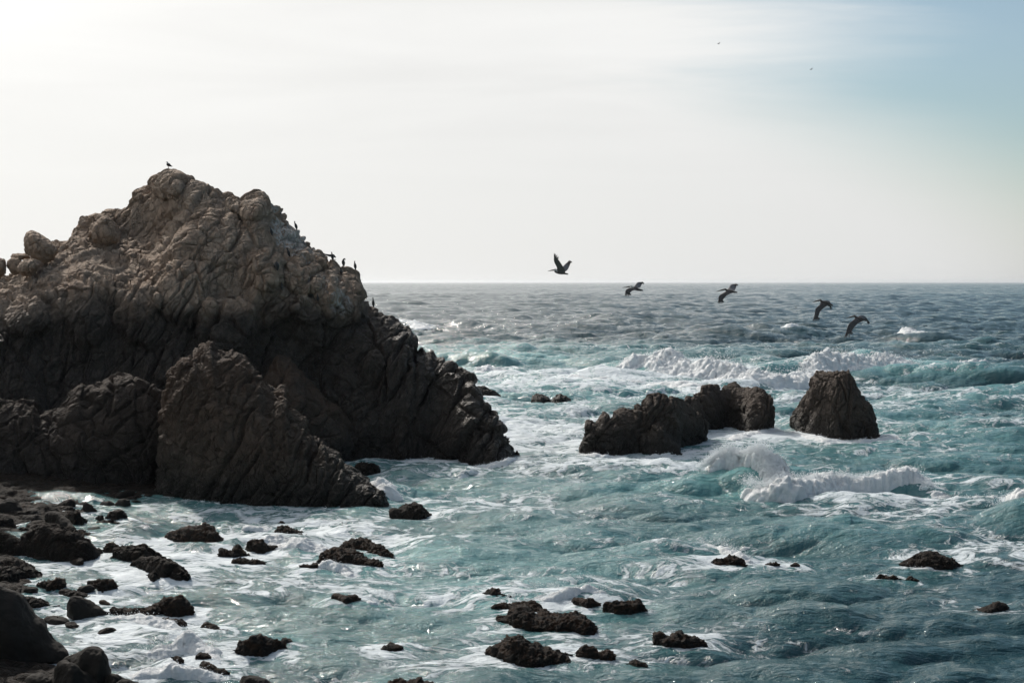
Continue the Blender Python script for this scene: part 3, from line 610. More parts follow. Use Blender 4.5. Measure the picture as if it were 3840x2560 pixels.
 ('weedy_rock', 'thin dark reef sliver in the foam, lower centre-left', Z6, [(1165, 1280), (1200, 1262), (1270, 1256), (1335, 1275)], [(1165, 1286), (1250, 1294), (1335, 1284)], 'w'),
 ('weedy_rock', 'low reef just cut by the bottom edge, centre-left', Z6, [(1235, 1562), (1350, 1545), (1480, 1545), (1600, 1570)], [(1235, 1575), (1400, 1590), (1600, 1580)], 'w'),
 ('weedy_rock', 'weedy rock furthest back in the lower centre group', Z7, [(108, 933), (150, 900), (185, 890), (240, 905), (300, 925), (340, 930), (368, 946)], [(108, 936), (200, 944), (368, 951)], 'w'),
 ('weedy_rock', 'thin arched weedy rock behind the biggest centre rock', Z7, [(183, 1018), (240, 980), (320, 990), (430, 983), (480, 990), (520, 1015), (570, 1030), (622, 1060)], [(183, 1022), (400, 1022), (540, 1054), (622, 1066)], 'w'),
 ('weedy_rock', 'biggest long weedy rock in the lower centre group', Z7, [(213, 1105), (230, 1080), (290, 1080), (320, 1030), (380, 1018), (440, 1030), (500, 1075), (560, 1065), (660, 1068), (720, 1065), (800, 1060), (860, 1080), (910, 1120), (945, 1170), (944, 1200)], [(213, 1115), (280, 1124), (330, 1158), (450, 1184), (650, 1195), (780, 1205), (860, 1226), (944, 1208)], 'w'),
 ('weedy_rock', 'ragged weedy rock left of the blocky one in the centre group', Z7, [(778, 972), (830, 955), (880, 940), (930, 948), (965, 970), (977, 985)], [(778, 978), (870, 1008), (977, 995)], 'w'),
 ('weedy_rock', 'blocky dark weedy rock at the right of the centre group', Z7, [(990, 1005), (1000, 975), (1060, 965), (1100, 970), (1200, 985), (1240, 970), (1280, 968), (1290, 1010), (1314, 1032)], [(990, 1030), (1080, 1058), (1200, 1058), (1314, 1042)], 'w'),
 ('weedy_rock', 'tiny weedy rock in the splash behind the centre group', Z7, [(645, 938), (680, 925), (718, 940)], [(645, 944), (718, 946)], 'w'),
 ('weedy_rock', 'pyramid-shaped weedy rock nearest the camera in the centre', Z7, [(138, 1345), (170, 1305), (250, 1285), (300, 1240), (375, 1212), (420, 1235), (460, 1280), (520, 1290), (560, 1320), (640, 1345), (690, 1370), (745, 1412)], [(138, 1355), (230, 1384), (330, 1428), (450, 1442), (650, 1438), (745, 1420)], 'w'),
 ('weedy_rock', 'tiny rock tip right of the pyramid-shaped one', Z7, [(675, 1358), (715, 1335), (762, 1360)], [(675, 1364), (762, 1366)], 'w'),
 ('weedy_rock', 'double-humped weedy rock right of the pyramid', Z7, [(793, 1350), (820, 1310), (870, 1290), (920, 1300), (970, 1325), (1010, 1312), (1060, 1345), (1078, 1368)], [(793, 1366), (900, 1384), (1078, 1388)], 'w'),
 ('weedy_rock', 'smallest dark dome at the right bottom of the centre group', Z7, [(1160, 1425), (1190, 1400), (1230, 1393), (1280, 1412), (1308, 1445)], [(1160, 1430), (1240, 1450), (1308, 1450)], 'w'),
 ('weedy_rock', 'three-knobbed weedy rock alone right of the centre group', Z7, [(1363, 1255), (1375, 1215), (1430, 1203), (1480, 1230), (1530, 1195), (1590, 1215), (1640, 1235), (1700, 1245), (1745, 1280)], [(1363, 1278), (1450, 1302), (1600, 1308), (1745, 1292)], 'w'),
 ('weedy_rock', 'low weedy rock under the churning foam right of centre', Z8, [(135, 668), (180, 655), (230, 640), (290, 633), (340, 660), (373, 694)], [(135, 690), (250, 704), (373, 708)], 'w'),
 ('weedy_rock', 'small glistening rock between two patches of foam on the right', Z8, [(510, 690), (540, 674), (580, 670), (618, 686)], [(510, 698), (570, 704), (618, 698)], 'w'),
 ('weedy_rock', 'tiny flat dark rock right of the glistening one', Z8, [(693, 695), (725, 682), (758, 695)], [(693, 701), (758, 702)], 'w'),
 ('rock', 'wide dark domed rock in the water at the right', Z8, [(1468, 688), (1540, 650), (1600, 625), (1660, 605), (1720, 608), (1770, 635), (1830, 650), (1880, 670), (1920, 694)], [(1468, 692), (1550, 712), (1700, 724), (1850, 729), (1920, 702)], 'd'),
 ('weedy_rock', 'thin ragged rock below the wide domed one', Z8, [(1298, 785), (1340, 768), (1380, 775), (1420, 763), (1475, 792)], [(1298, 790), (1390, 797), (1475, 798)], 'w'),
 ('weedy_rock', 'small flat rock at the end of the thin ragged one', Z8, [(1510, 798), (1550, 784), (1605, 800)], [(1510, 803), (1605, 806)], 'w'),
 ('rock', 'dark rock half drowned in grey water at the lower right', Z8, [(1900, 1035), (1990, 1022), (2060, 1008), (2120, 992), (2170, 972), (2210, 990), (2240, 1015)], [(1920, 1032), (2040, 1046), (2130, 1050), (2230, 1018)], 'd'),
 ('weedy_rock', 'sliver of rock in the trough before the near breaker', ZA, [(970, 762), (1000, 757), (1045, 763)], [(970, 766), (1045, 767)], 'w'),
]
CEN = []
for i, (nm, lab, Z, top, bot, st) in enumerate(NEAR):
    T, B = Z(top), Z(bot)
    cc_ = ground((T[0][0] + T[-1][0]) / 2, min(2556, B[len(B) // 2][1])); CEN.append((lab, cc_[0], cc_[1] + 0.5))
    w = (T[-1][0] - T[0][0]) / F * float(gdist(B[len(B) // 2][1]))     # width in metres
    hgt = (max(b[1] for b in B) - min(t[1] for t in T)) / F * float(gdist(B[len(B) // 2][1]))
    dep = max(0.35, min(0.42 * w, 1.3 * hgt + 0.2))
    nu = int(min(300, max(70, w * 34))); nf = int(min(150, max(30, hgt * 45)))
    if st == 'd': rock(nm, lab, T, B, M_dark, [(max(0.8, w * 0.3), 0.05 * min(w, 3), (1, 1, 1)), (0.5, 0.05, (1, 1, 1))], dep, dep, nu, nf, smooth=0.02, seed=500 + i * 7, lump=0.05, cat='rock')
    elif st == 'w': rock(nm, lab, T, B, M_weed, [(0.5, 0.05, (1, 1, 1))], dep, dep, nu, nf, smooth=0.0, seed=500 + i * 7, lump=0.11 if w > 1.2 else 0.05, lumps=3.4, cat='rock')
    elif st == 'x': rock(nm, lab, T, B, M_weed, [(0.9, 0.08, (1, 1, 1))], dep, dep, nu, nf, smooth=0.02, seed=500 + i * 7, lump=0.05, cat='rock')
    else: rock(nm, lab, T, B, M_smooth, [(2.2, 0.05, (1, 1, 1))], dep, dep, nu, nf, smooth=0.05, seed=500 + i * 7, lump=0.03, lumps=1.5, cat='boulder' if nm == 'boulder' else 'rock')

# ------------------------------------------------------------------ shingle shore
def shore_x(y):
    return np.interp(y, [30, 46, 50, 55, 62, 70, 78, 84, 87, 90, 100], [-11, -15.2, -16.6, -19.5, -21.5, -24.0, -25.5, -24.5, -21.5, -18.0, -16.0])
xs = np.linspace(-62, -8, 760); ys = np.linspace(30, 112, 900)
X, Y = np.meshgrid(xs, ys); PP = np.stack([X, Y, 0 * X], -1)
sd = shore_x(Y) - X + 1.2 * fbm(PP * 0.25, 3, 8)
Zb = np.where(sd > 0, 0.10 * sd, 0.35 * sd); Zb = np.clip(Zb, -1.5, 3.0)
f1, f2, idv = worley(PP / 0.62, 11, True); g1, g2, idg = worley(PP / 0.27, 12, True); k1, k2, idk = worley(PP / 1.4, 13, True)
Zb = Zb + 0.30 * np.clip(idk - 0.55, 0, 1) * 2 * np.sqrt(np.clip(1 - k1 ** 2 * 2.6, 0, 1)) + 0.17 * idv * np.sqrt(np.clip(1 - f1 ** 2 * 2.4, 0, 1)) + 0.06 * np.sqrt(np.clip(1 - g1 ** 2 * 2.4, 0, 1)) - 0.1
tag(mesh_obj('shingle_beach', np.stack([X, Y, Zb], -1), grid_faces(*X.shape), M_dark), kind='structure')
rs_ = random.Random(12)
def stone_mesh(seed):
    P = np.array([[(math.cos(a) * math.cos(e), math.sin(a) * math.cos(e), math.sin(e)) for a in np.linspace(0, 2 * math.pi, 29)] for e in np.linspace(-1.5, 1.5, 15)])
    n = fbm(P * 1.1 + seed, 3, seed); P = P * (1 + 0.32 * n[..., None]) * np.array([1.0, 0.75, 0.55])
    P[:, -1] = P[:, 0]
    return mesh_obj('stone', P, grid_faces(*P.shape[:2]), [M_dark, M_weed, M_smooth][seed % 3]).data
stones = [stone_mesh(k) for k in range(6)]
for o in [o for o in bpy.data.objects if o.name.startswith('stone')]: bpy.data.objects.remove(o)
seen_lab = set()
for k in range(90):
    px, py = [(rs_.uniform(0, 560), rs_.uniform(1862, 1990)), (rs_.uniform(0, 420), rs_.uniform(1950, 2420)), (rs_.uniform(80, 1200), rs_.uniform(1960, 2540))][k % 2]
    p = ground(px, py); o = bpy.data.objects.new('stone', stones[k % 6]); C.objects.link(o)
    r = rs_.uniform(0.18, 0.5); o.location = (p[0], p[1], 0.0 if p[0] > shore_x(p[1]) else 0.15); o.scale = (r * 1.3, r, r * rs_.uniform(0.6, 1.0)); o.rotation_euler = (rs_.uniform(-.2, .2), rs_.uniform(-.2, .2), rs_.uniform(0, 6))
    best = min(CEN, key=lambda c: (c[1] - p[0]) ** 2 + (c[2] - p[1]) ** 2); ex, ey = p[0] - best[1], (p[1] - best[2]) * 0.6
    lab = 'small dark stone %s the %s' % (('right of' if ex > 0 else 'left of') if abs(ex) > abs(ey) else ('behind' if ey > 0 else 'in front of'), best[0])
    if lab in seen_lab or len(lab.split()) > 16 or min(math.hypot(c[1] - p[0], c[2] - p[1]) for c in CEN) < 0.9:
        bpy.data.objects.remove(o); continue
    seen_lab.add(lab); FOOT.append((p[0], p[1], r, r * 0.8))
    tag(o, lab, 'stone', 'small dark stones in the left shallows')


# ------------------------------------------------------------------ the sea
def ocean(L, N, seed, wind, vel, lmin, lmax, align=2.0, rms=1.0):
    """one tile of a wave field: height and horizontal push"""
    rs = np.random.RandomState(seed)
    k = 2 * np.pi * np.fft.fftfreq(N, L / N); kx, ky = np.meshgrid(k, k); kk = np.hypot(kx, ky); kk[0, 0] = 1
    Lw = vel * vel / 9.81
    c = (kx * wind[0] + ky * wind[1]) / kk
    Ph = np.exp(-1 / (kk * Lw) ** 2) / kk ** 4 * np.abs(c) ** align
    Ph *= (kk < 2 * np.pi / lmin) * (kk > 2 * np.pi / lmax); Ph[0, 0] = 0
    A = np.sqrt(Ph) * (rs.randn(N, N) + 1j * rs.randn(N, N))
    hgt = np.fft.ifft2(A).real; sc_ = rms / hgt.std()
    Dx = np.fft.ifft2(-1j * kx / kk * A).real * sc_; Dy = np.fft.ifft2(-1j * ky / kk * A).real * sc_
    hgt = hgt * sc_
    def jac(Dx, Dy):
        s = L / N
        return np.gradient(Dx, s, axis=1) + np.gradient(Dy, s, axis=0)
    return hgt.astype(np.float32), Dx.astype(np.float32), Dy.astype(np.float32), jac(Dx, Dy).astype(np.float32), L, N
def samp(t, x, y):
    arrs, L, N = t[:4], t[4], t[5]
    u = (x / L * N) % N; v = (y / L * N) % N
    i = np.floor(u).astype(int); j = np.floor(v).astype(int); fu = (u - i).astype(np.float32); fv = (v - j).astype(np.float32)
    i %= N; j %= N; i1 = (i + 1) % N; j1 = (j + 1) % N
    return [(a[j, i] * (1 - fu) + a[j, i1] * fu) * (1 - fv) + (a[j1, i] * (1 - fu) + a[j1, i1] * fu) * fv for a in arrs]
wa = (0.38, -0.92); wb = (0.10, -0.995)
TA = ocean(373.0, 1024, 2, wa, 11.0, 3.0, 70.0, 3.0, 0.42)
TB = ocean(61.0, 1024, 5, wb, 6.0, 1.6, 9.0, 4.0, 0.14)
TD = ocean(23.0, 512, 6, wb, 5.0, 0.25, 2.3, 2.5, 0.045)

# rows: fine near the shore, then opening out to the horizon
rr = [24.0]
while rr[-1] < 60000:
    D = rr[-1]
    st = 0.11 + 0.0028 * D if D < 420 else (D * 0.0045 if D < 1500 else D * 0.02)
    rr.append(D + min(st, D * 0.06))
rr = np.array(rr)
thd = np.r_[np.linspace(-64, -24, 170)[:-1], np.linspace(-24, 24, 1400), np.linspace(24, 64, 170)[1:]]; NC = len(thd)
th = np.radians(thd)
Dg, Tg = np.meshgrid(rr, np.tan(th), indexing='ij')
X = Dg * Tg; Y = Dg.copy()
def smap(x, y):
    """how open the water is: 0 in the cove, 1 off shore"""
    return sstep(70, 190, y + 0.45 * x)
op = smap(X, Y)
rb = R(27); Xb = X * math.cos(rb) - Y * math.sin(rb) + 13; Yb = X * math.sin(rb) + Y * math.cos(rb)
hA, xA, yA, jA = samp(TA, X, Y)
hB, xB, yB, jB = samp(TB, X, Y)
hC, xC, yC, jC = samp(TB, Xb * 0.43, Yb * 0.43)
hD, xD, yD, jD = samp(TD, X, Y)
far = 1 - sstep(4000, 20000, Y)
nf_ = 1 - sstep(350, 800, Y)
aA = (0.30 + 0.85 * op + 0.6 * sstep(220, 700, Y)) * (0.25 + 0.75 * far); aB = (1.0 + 0.15 * op) * far; aC = (0.75 + 0.9 * op) * far
near_rock = np.zeros(X.shape, np.float32)
sel = rr < 330
for (fx, fy, rx, ry) in FOOT:
    m = 0.7 + 0.35 * min(rx, 4)
    r0, r1 = np.searchsorted(rr, [fy - ry - 3 * m, fy + ry + 3 * m])
    if r1 <= r0: continue
    xx, yy = X[r0:r1] - fx, Y[r0:r1] - fy
    q = np.sqrt((np.abs(xx) / (rx + 0.1)) ** 2 + (yy / (ry + 0.1)) ** 2)
    dd = (q - 1) * np.minimum(rx, ry + 0.1) if False else np.hypot(np.maximum(np.abs(xx) - rx * 0.8, 0), np.maximum(np.abs(yy) - ry * 0.8, 0))
    near_rock[r0:r1] = np.maximum(near_rock[r0:r1], np.exp(-(dd / m) ** 2))
calm = 1 - 0.85 * near_rock * (Y < 330)
aA, aB, aC = aA * calm, aB * calm, aC * calm; aD = (0.95 + 0.3 * op) * (0.4 + 0.6 * calm) * nf_
fz = 1 - 0.6 * sstep(280, 1000, Y); aB, aC = aB * fz, aC * fz
H = aA * hA + aB * hB + aC * hC * 1.6 + aD * hD
Xd = X + 1.25 * (aA * xA + aB * xB + aC * xC + aD * xD) ; Yd = Y + 1.25 * (aA * yA + aB * yB + aC * yC + aD * yD)
jac = 1.25 * (aA * jA + aB * jB + 0.4 * aD * jD)

# swells that stand up before they break: (spine in photo px at sea level, height m, back width, front width, foam)
def spine(L): return np.array([ground(a, b)[:2] for a, b in L])
SW = [
 (spine([(2080, 1398), (2300, 1400), (2550, 1410), (2800, 1425), (3000, 1415), (3250, 1392), (3420, 1392), (3560, 1398)]), [0.2, 0.8, 1.7, 2.2, 2.2, 2.0, 1.2, 0.3], 7.0, 2.6),
 (spine([(2120, 1880), (2300, 1850), (2480, 1850), (2700, 1840), (2850, 1850), (3050, 1850), (3250, 1848), (3420, 1848), (3560, 1860)]), [0.1, 0.5, 0.6, 1.1, 1.3, 1.1, 0.9, 0.9, 0.2], 3.4, 1.6),
 (spine([(1420, 1255), (1560, 1268), (1700, 1290)]), [3.0, 2.2, 0.6], 16.0, 7.0),
 (spine([(1560, 1368), (1680, 1372), (1850, 1372), (1980, 1365), (2100, 1362)]), [0.6, 1.6, 2.6, 1.8, 0.3], 9.0, 5.0),
 (spine([(3180, 1410), (3400, 1418), (3650, 1425), (3900, 1425), (4300, 1420)]), [0.2, 1.0, 1.7, 1.9, 1.6], 8.0, 4.0),
 (spine([(2900, 2000), (3050, 1985), (3200, 1985), (3350, 2000)]), [0.1, 0.6, 0.7, 0.1], 2.8, 1.8),
 (spine([(3000, 2040), (3200, 2035), (3450, 2035), (3700, 2050)]), [0.1, 0.5, 0.6, 0.2], 2.4, 1.6),
 (spine([(2300, 2080), (2500, 2068), (2680, 2062), (2800, 2075)]), [0.05, 0.35, 0.4, 0.1], 1.8, 1.2),
 (spine([(3650, 1960), (3800, 1965), (4000, 1970), (4300, 1975)]), [0.1, 0.9, 1.2, 1.0], 3.0, 1.6),
 (spine([(2600, 1240), (2900, 1262), (3020, 1265), (3200, 1268)]), [0.2, 1.2, 1.6, 0.3], 12, 6),
 (spine([(3260, 1278), (3380, 1282), (3520, 1290)]), [0.3, 2.0, 0.4], 12, 5),
 (spine([(2000, 1180), (2300, 1200), (2600, 1196)]), [0.2, 2.0, 0.2], 16, 9),
 (spine([(1380, 1880), (1450, 1855), (1560, 1850), (1680, 1860)]), [0.6, 0.7, 0.4, 0.05], 2.0, 1.2),
 (spine([(1650, 2215), (1850, 2225), (2000, 2230), (2200, 2225), (2400, 2215)]), [0.05, 0.22, 0.28, 0.25, 0.05], 1.3, 0.8),
]
def nearest(sp, x, y):
    """signed distance behind(+)/before(-) a polyline and the parameter along it"""
    best = np.full(x.shape, 1e9); par = np.zeros(x.shape); side = np.zeros(x.shape); n = len(sp) - 1
    for i in range(n):
        ax, ay = sp[i]; bx, by = sp[i + 1]; ex, ey = bx - ax, by - ay; L2 = ex * ex + ey * ey
        tt = ((x - ax) * ex + (y - ay) * ey) / L2; t = np.clip(tt, 0, 1)
        dx_, dy_ = x - (ax + t * ex), y - (ay + t * ey); d = np.hypot(dx_, dy_); c = ex * dy_ - ey * dx_
        m = d < best
        best = np.where(m, d, best); par = np.where(m, i + t, par); side = np.where(m, np.sign(c), side)
    return best * side, par
steep = np.zeros(X.shape, np.float32)
for sp, hs, wbk, wfr in SW:
    y0, y1 = sp[:, 1].min() - 4 * wbk, sp[:, 1].max() + 4 * wbk
    r0, r1 = np.searchsorted(rr, [y0, y1])
    sd_, par = nearest(sp, X[r0:r1], Y[r0:r1] + 0.8 * wfr * 0.4 * hA[r0:r1])
    hh_ = np.interp(par, range(len(hs)), hs)
    prof = np.where(sd_ > 0, np.exp(-(sd_ / wbk) ** 2), np.exp(-(np.abs(sd_) / wfr) ** 2))
    H[r0:r1] += hh_ * prof
    steep[r0:r1] = np.maximum(steep[r0:r1], np.clip(hh_, 0, 1) * np.exp(-((sd_ + wfr * 0.7) / (wfr * 0.8)) ** 2))

# foam, milkiness, and backlight painted into the wave faces
def blob(px, py, rx, ry, k):     # an elongated patch: centre pixel, radii in metres
    c = ground(px, py); return np.exp(-(((X - c[0]) / rx) ** 2 + ((Y - c[1]) / ry) ** 2)) * k
foam = -0.20 + 0.03 * (1 - op)
zone = 0
for b in [(1500, 1560, 12, 30, .42), (1950, 1600, 14, 22, .42), (2250, 1440, 30, 28, .36), (2800, 1450, 26, 24, .34), (2900, 1640, 14, 12, .32), (2350, 1740, 14, 7, .28), (3500, 1520, 14, 20, .12),
          (1650, 1880, 8, 9, .30), (1150, 2030, 6, 5, .36), (1200, 2130, 6, 4, .25), (700, 2100, 8, 8, .28), (420, 2250, 4, 9, .20), (500, 2400, 5, 6, .25), (700, 2470, 4, 4, .24),
          (1100, 1950, 9, 4, .28), (2150, 2240, 6, 2.5, .30), (1500, 2450, 8, 4, .22), (2200, 2400, 8, 4, .18), (2750, 2080, 5, 3, .30), (3000, 2130, 9, 4, .16), (3300, 1900, 10, 5, .30), (3700, 1900, 8, 6, .22),
          (3700, 2060, 8, 5, .2), (1850, 2200, 9, 4, .26), (1450, 2120, 6, 3, .2), (2350, 1880, 12, 7, .0), (1450, 1560, 10, 26, .2), (1700, 1420, 16, 20, .25), (2450, 1560, 22, 14, .2)]:
    zone = np.maximum(zone, blob(*b))
foam = foam + zone + 0.17 * near_rock * (Y < 230)
foam = foam + 0.55 * np.clip(-jac - 0.42, 0, 0.6) + 0.10 * sstep(0.2, 0.9, H) * (Y < 300)
foam = foam - 0.32 * steep
foam = np.where(Y > 260, foam - 0.30 * sstep(230, 420, Y), foam)
foam += 0.0
milk = 0
for b in [(1500, 1500, 30, 60, .95), (2200, 1450, 34, 40, .85), (2900, 1600, 26, 40, .7), (1900, 1350, 40, 50, .6), (1800, 1350, 30, 22, 1.0), (3350, 1395, 14, 14, 1.0), (2000, 2150, 16, 18, .7), (1850, 2200, 9, 6, 1.0), (1500, 2100, 8, 6, .8), (1400, 1850, 16, 16, .7), (2700, 1830, 18, 12, .6), (3300, 1480, 24, 40, .5),  # patches on swells paint in the light coming through them
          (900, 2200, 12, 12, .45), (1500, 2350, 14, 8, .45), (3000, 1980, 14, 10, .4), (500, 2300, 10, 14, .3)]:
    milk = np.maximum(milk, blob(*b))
milk = np.clip(milk + 0.25 * near_rock + 0.10 * vnoise(np.stack([X * 0.05, Y * 0.05, 0 * X], -1), 3) + 0.18 * np.clip(H, -1, 2) * (Y < 300), 0, 1)  # higher water turns paler: translucence put into the colour
dkb = blob(3550, 2380, 16, 13, 1.0); milk = milk * (1 - 0.85 * dkb); foam = foam - 0.07 * dkb + blob(1700, 1650, 9, 18, .07)
NV = X.size
Vs = np.stack([Xd, Yd, H], -1)
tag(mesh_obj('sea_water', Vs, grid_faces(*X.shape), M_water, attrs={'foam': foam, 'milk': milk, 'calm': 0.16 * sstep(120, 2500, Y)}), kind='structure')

def sea_h(x, y):
    j = np.searchsorted(rr, y); j = np.clip(j, 1, len(rr) - 1); i = np.clip(np.searchsorted(thd, np.degrees(np.arctan(x / y))), 0, NC - 1)
    return H[j, i]

# ------------------------------------------------------------------ white water
drops = []
def whitewater(name, sp_px, hs, wfr, wbk, seed, res=0.12, amp=1.0, lift=0.0, thin0=0.0):
    sp = spine(sp_px); seg = np.hypot(*np.diff(sp, axis=0).T); s = np.r_[0, np.cumsum(seg)]; L = s[-1]
    nu = int(L / res); nv = int((wfr + wbk) / res)
    q = np.linspace(0, L, nu); cx = np.interp(q, s, sp[:, 0]); cy = np.interp(q, s, sp[:, 1]); hq = np.interp(q, s, hs)
    k = max(1, int(nu / 30)); cc = blur1(np.stack([cx, cy], -1), k); cx, cy = cc.T
    tx, ty = np.gradient(cx), np.gradient(cy); ln = np.hypot(tx, ty); nx_, ny_ = -ty / ln, tx / ln
    v = np.linspace(-wfr, wbk, nv)
    XX = cx[None] + nx_[None] * v[:, None]; YY = cy[None] + ny_[None] * v[:, None]
    prof = np.where(v < 0, np.clip(1 - (np.abs(v) / wfr) ** 2.0, 0, 1) ** 0.7, np.clip(1 - (v / wbk) ** 2, 0, 1) ** 1.3)[:, None]
    e = np.clip(np.minimum(q, L - q) / (0.12 * L), 0, 1)[None]
    base = sea_h(XX, YY)
    Pn = np.stack([XX, YY, 0 * XX], -1)
    mod_ = 0.74 + 0.55 * fbm(Pn * 0.4, 3, seed) + 0.28 * fbm(Pn * 1.5, 2, seed + 1)
    Z = hq[None] * prof * np.clip(mod_, 0.35, 2) * e ** 0.5
    P3 = np.stack([XX, YY, Z], -1)
    b = 0.16 * fbm(P3 * 2.2, 5, seed + 50, 0.62)
    for (sz, a) in ((0.55, 0.10), (0.26, 0.09), (0.13, 0.05)):
        f1, f2, idn = worley(P3 / sz + 0.3 * vnoise(P3 * 1.5, seed + 9)[..., None], seed + int(sz * 100))
        b = b + a * (1 - f1 * 1.3) * (0.5 + idn)
    nz = grid_normals(P3); nz = np.where(nz[..., 2:3] < 0, -nz, nz)
    P3[..., 2] += base * 0.92 - 0.12 - 0.55 * (1 - prof) * np.minimum(1, 0.4 + hq[None]) + lift
    edge = sstep(0.0, 0.35, Z / (np.max(hs) + 1e-3))
    P3 += nz * (b * amp * (0.25 + 0.75 * edge) * np.minimum(1, 0.4 + hq[None] / 1.5))[..., None]
    thin = thin0 + 0.45 * (1 - edge) + 0.25 * vnoise(Pn * 0.8, seed + 3)
    rs = np.random.RandomState(seed); ndr = int(XX.size * 0.55); ii = rs.randint(0, XX.shape[0], ndr); jj = rs.randint(0, XX.shape[1], ndr)
    kd = rs.rand(ndr) < (0.25 + 0.75 * edge[ii, jj]); ii, jj = ii[kd], jj[kd]; ndr = len(ii)
    off = np.abs(rs.exponential(0.05, ndr))[:, None] * nz[ii, jj] * (0.5 + hq[jj, None]) + rs.randn(ndr, 3) * 0.03 * (1 + res * 6)
    off[:, 2] = np.abs(off[:, 2]) ; sz_ = res * (0.10 + 0.26 * rs.rand(ndr) ** 2)
    drops.append(np.concatenate([P3[ii, jj] + off, sz_[:, None]], 1))
    Fq = grid_faces(*XX.shape)
    # ragged rims: drop the faces where the foam has run out
    keepv = (edge + 0.75 * fbm(Pn * 1.7, 4, seed + 20, 0.6) > 0.16)
    kf = keepv.ravel()[Fq].all(1)
    kf[:] = True
    o = mesh_obj(name, P3, Fq[kf], M_foam, attrs={'thin': thin}); tag(o, kind='stuff')
    return sp, hs
def spray(sp_px, hs, n, spread, up, seed, size=(0.015, 0.05), back=1.0):
    rs = np.random.RandomState(seed); sp = spine(sp_px); seg = np.hypot(*np.diff(sp, axis=0).T); s = np.r_[0, np.cumsum(seg)]
    q = rs.rand(n) * s[-1]; hq = np.interp(q, s, hs)
    cl = 0.5 + 0.5 * np.sin(q * 1.7 + seed) * np.sin(q * 0.61 + 2 * seed)
    x = np.interp(q, s, sp[:, 0]) + rs.randn(n) * spread; y = np.interp(q, s, sp[:, 1]) + rs.randn(n) * spread * 0.6 + back * 0.4
    z = hq * (0.55 + 0.25 * rs.rand(n)) + np.minimum(rs.exponential(up, n), 2.2 * up) * hq * cl
    drops.append(np.stack([x, y, z + sea_h(x, y) * 0.8, size[0] + (size[1] - size[0]) * rs.rand(n) ** 3], -1))
W1 = [(2120, 1408), (2300, 1408), (2440, 1406), (2560, 1418), (2700, 1424), (2850, 1440), (2980, 1436), (3120, 1412), (3260, 1398), (3360, 1396), (3470, 1398)]
H1 = [0.3, 0.9, 1.6, 1.5, 2.0, 1.9, 2.0, 1.8, 1.6, 1.0, 0.2]
whitewater('breaker_foam', W1, H1, 3.4, 3.8, 31, res=0.16, amp=1.5); spray(W1, H1, 9000, 0.9, 0.45, 3, (0.02, 0.075))
W1b = [(1960, 1425), (2150, 1432), (2400, 1440), (2600, 1452), (2800, 1470)]
whitewater('breaker_foam', W1b, [0.1, 0.3, 0.35, 0.35, 0.1], 1.6, 2.4, 33, res=0.2)
W2 = [(2800, 1868), (2850, 1885), (2960, 1892), (3080, 1866), (3200, 1856), (3320, 1850), (3420, 1846), (3500, 1862)]
H2 = [0.9, 1.5, 1.4, 0.9, 0.8, 0.7, 1.1, 0.2]
whitewater('breaker_foam', W2, H2, 0.9, 2.4, 41, res=0.07, amp=1.0)
W2b = [(2640, 1838), (2720, 1834), (2800, 1842), (2880, 1858), (2960, 1876)]
whitewater('breaker_foam', W2b, [0.5, 1.1, 1.5, 1.3, 0.6], 0.45, 2.4, 43, res=0.07, amp=1.0)
spray(W2, H2, 14000, 0.30, 0.28, 5, (0.010, 0.032)); spray(W2b, [0.9, 1.5, 1.8, 1.3, 0.5], 22000, 0.32, 0.30, 6, (0.012, 0.040))
W1c = [(3420, 1400), (3560, 1402), (3700, 1398), (3900, 1400)]
whitewater('breaker_foam', W1c, [0.1, 0.5, 0.6, 0.3], 0.6, 1.6, 47, res=0.16, lift=0.3)
W3 = [(3730, 1930), (3790, 1935), (3860, 1950), (3960, 1960), (4100, 1965)]
whitewater('breaker_foam', W3, [0.3, 0.9, 1.1, 1.1, 0.6], 0.8, 2.0, 45, res=0.08); spray(W3, [0.3, .9, 1.1, 1.1, .6], 2500, 0.3, 0.3, 7, (0.008, 0.03))
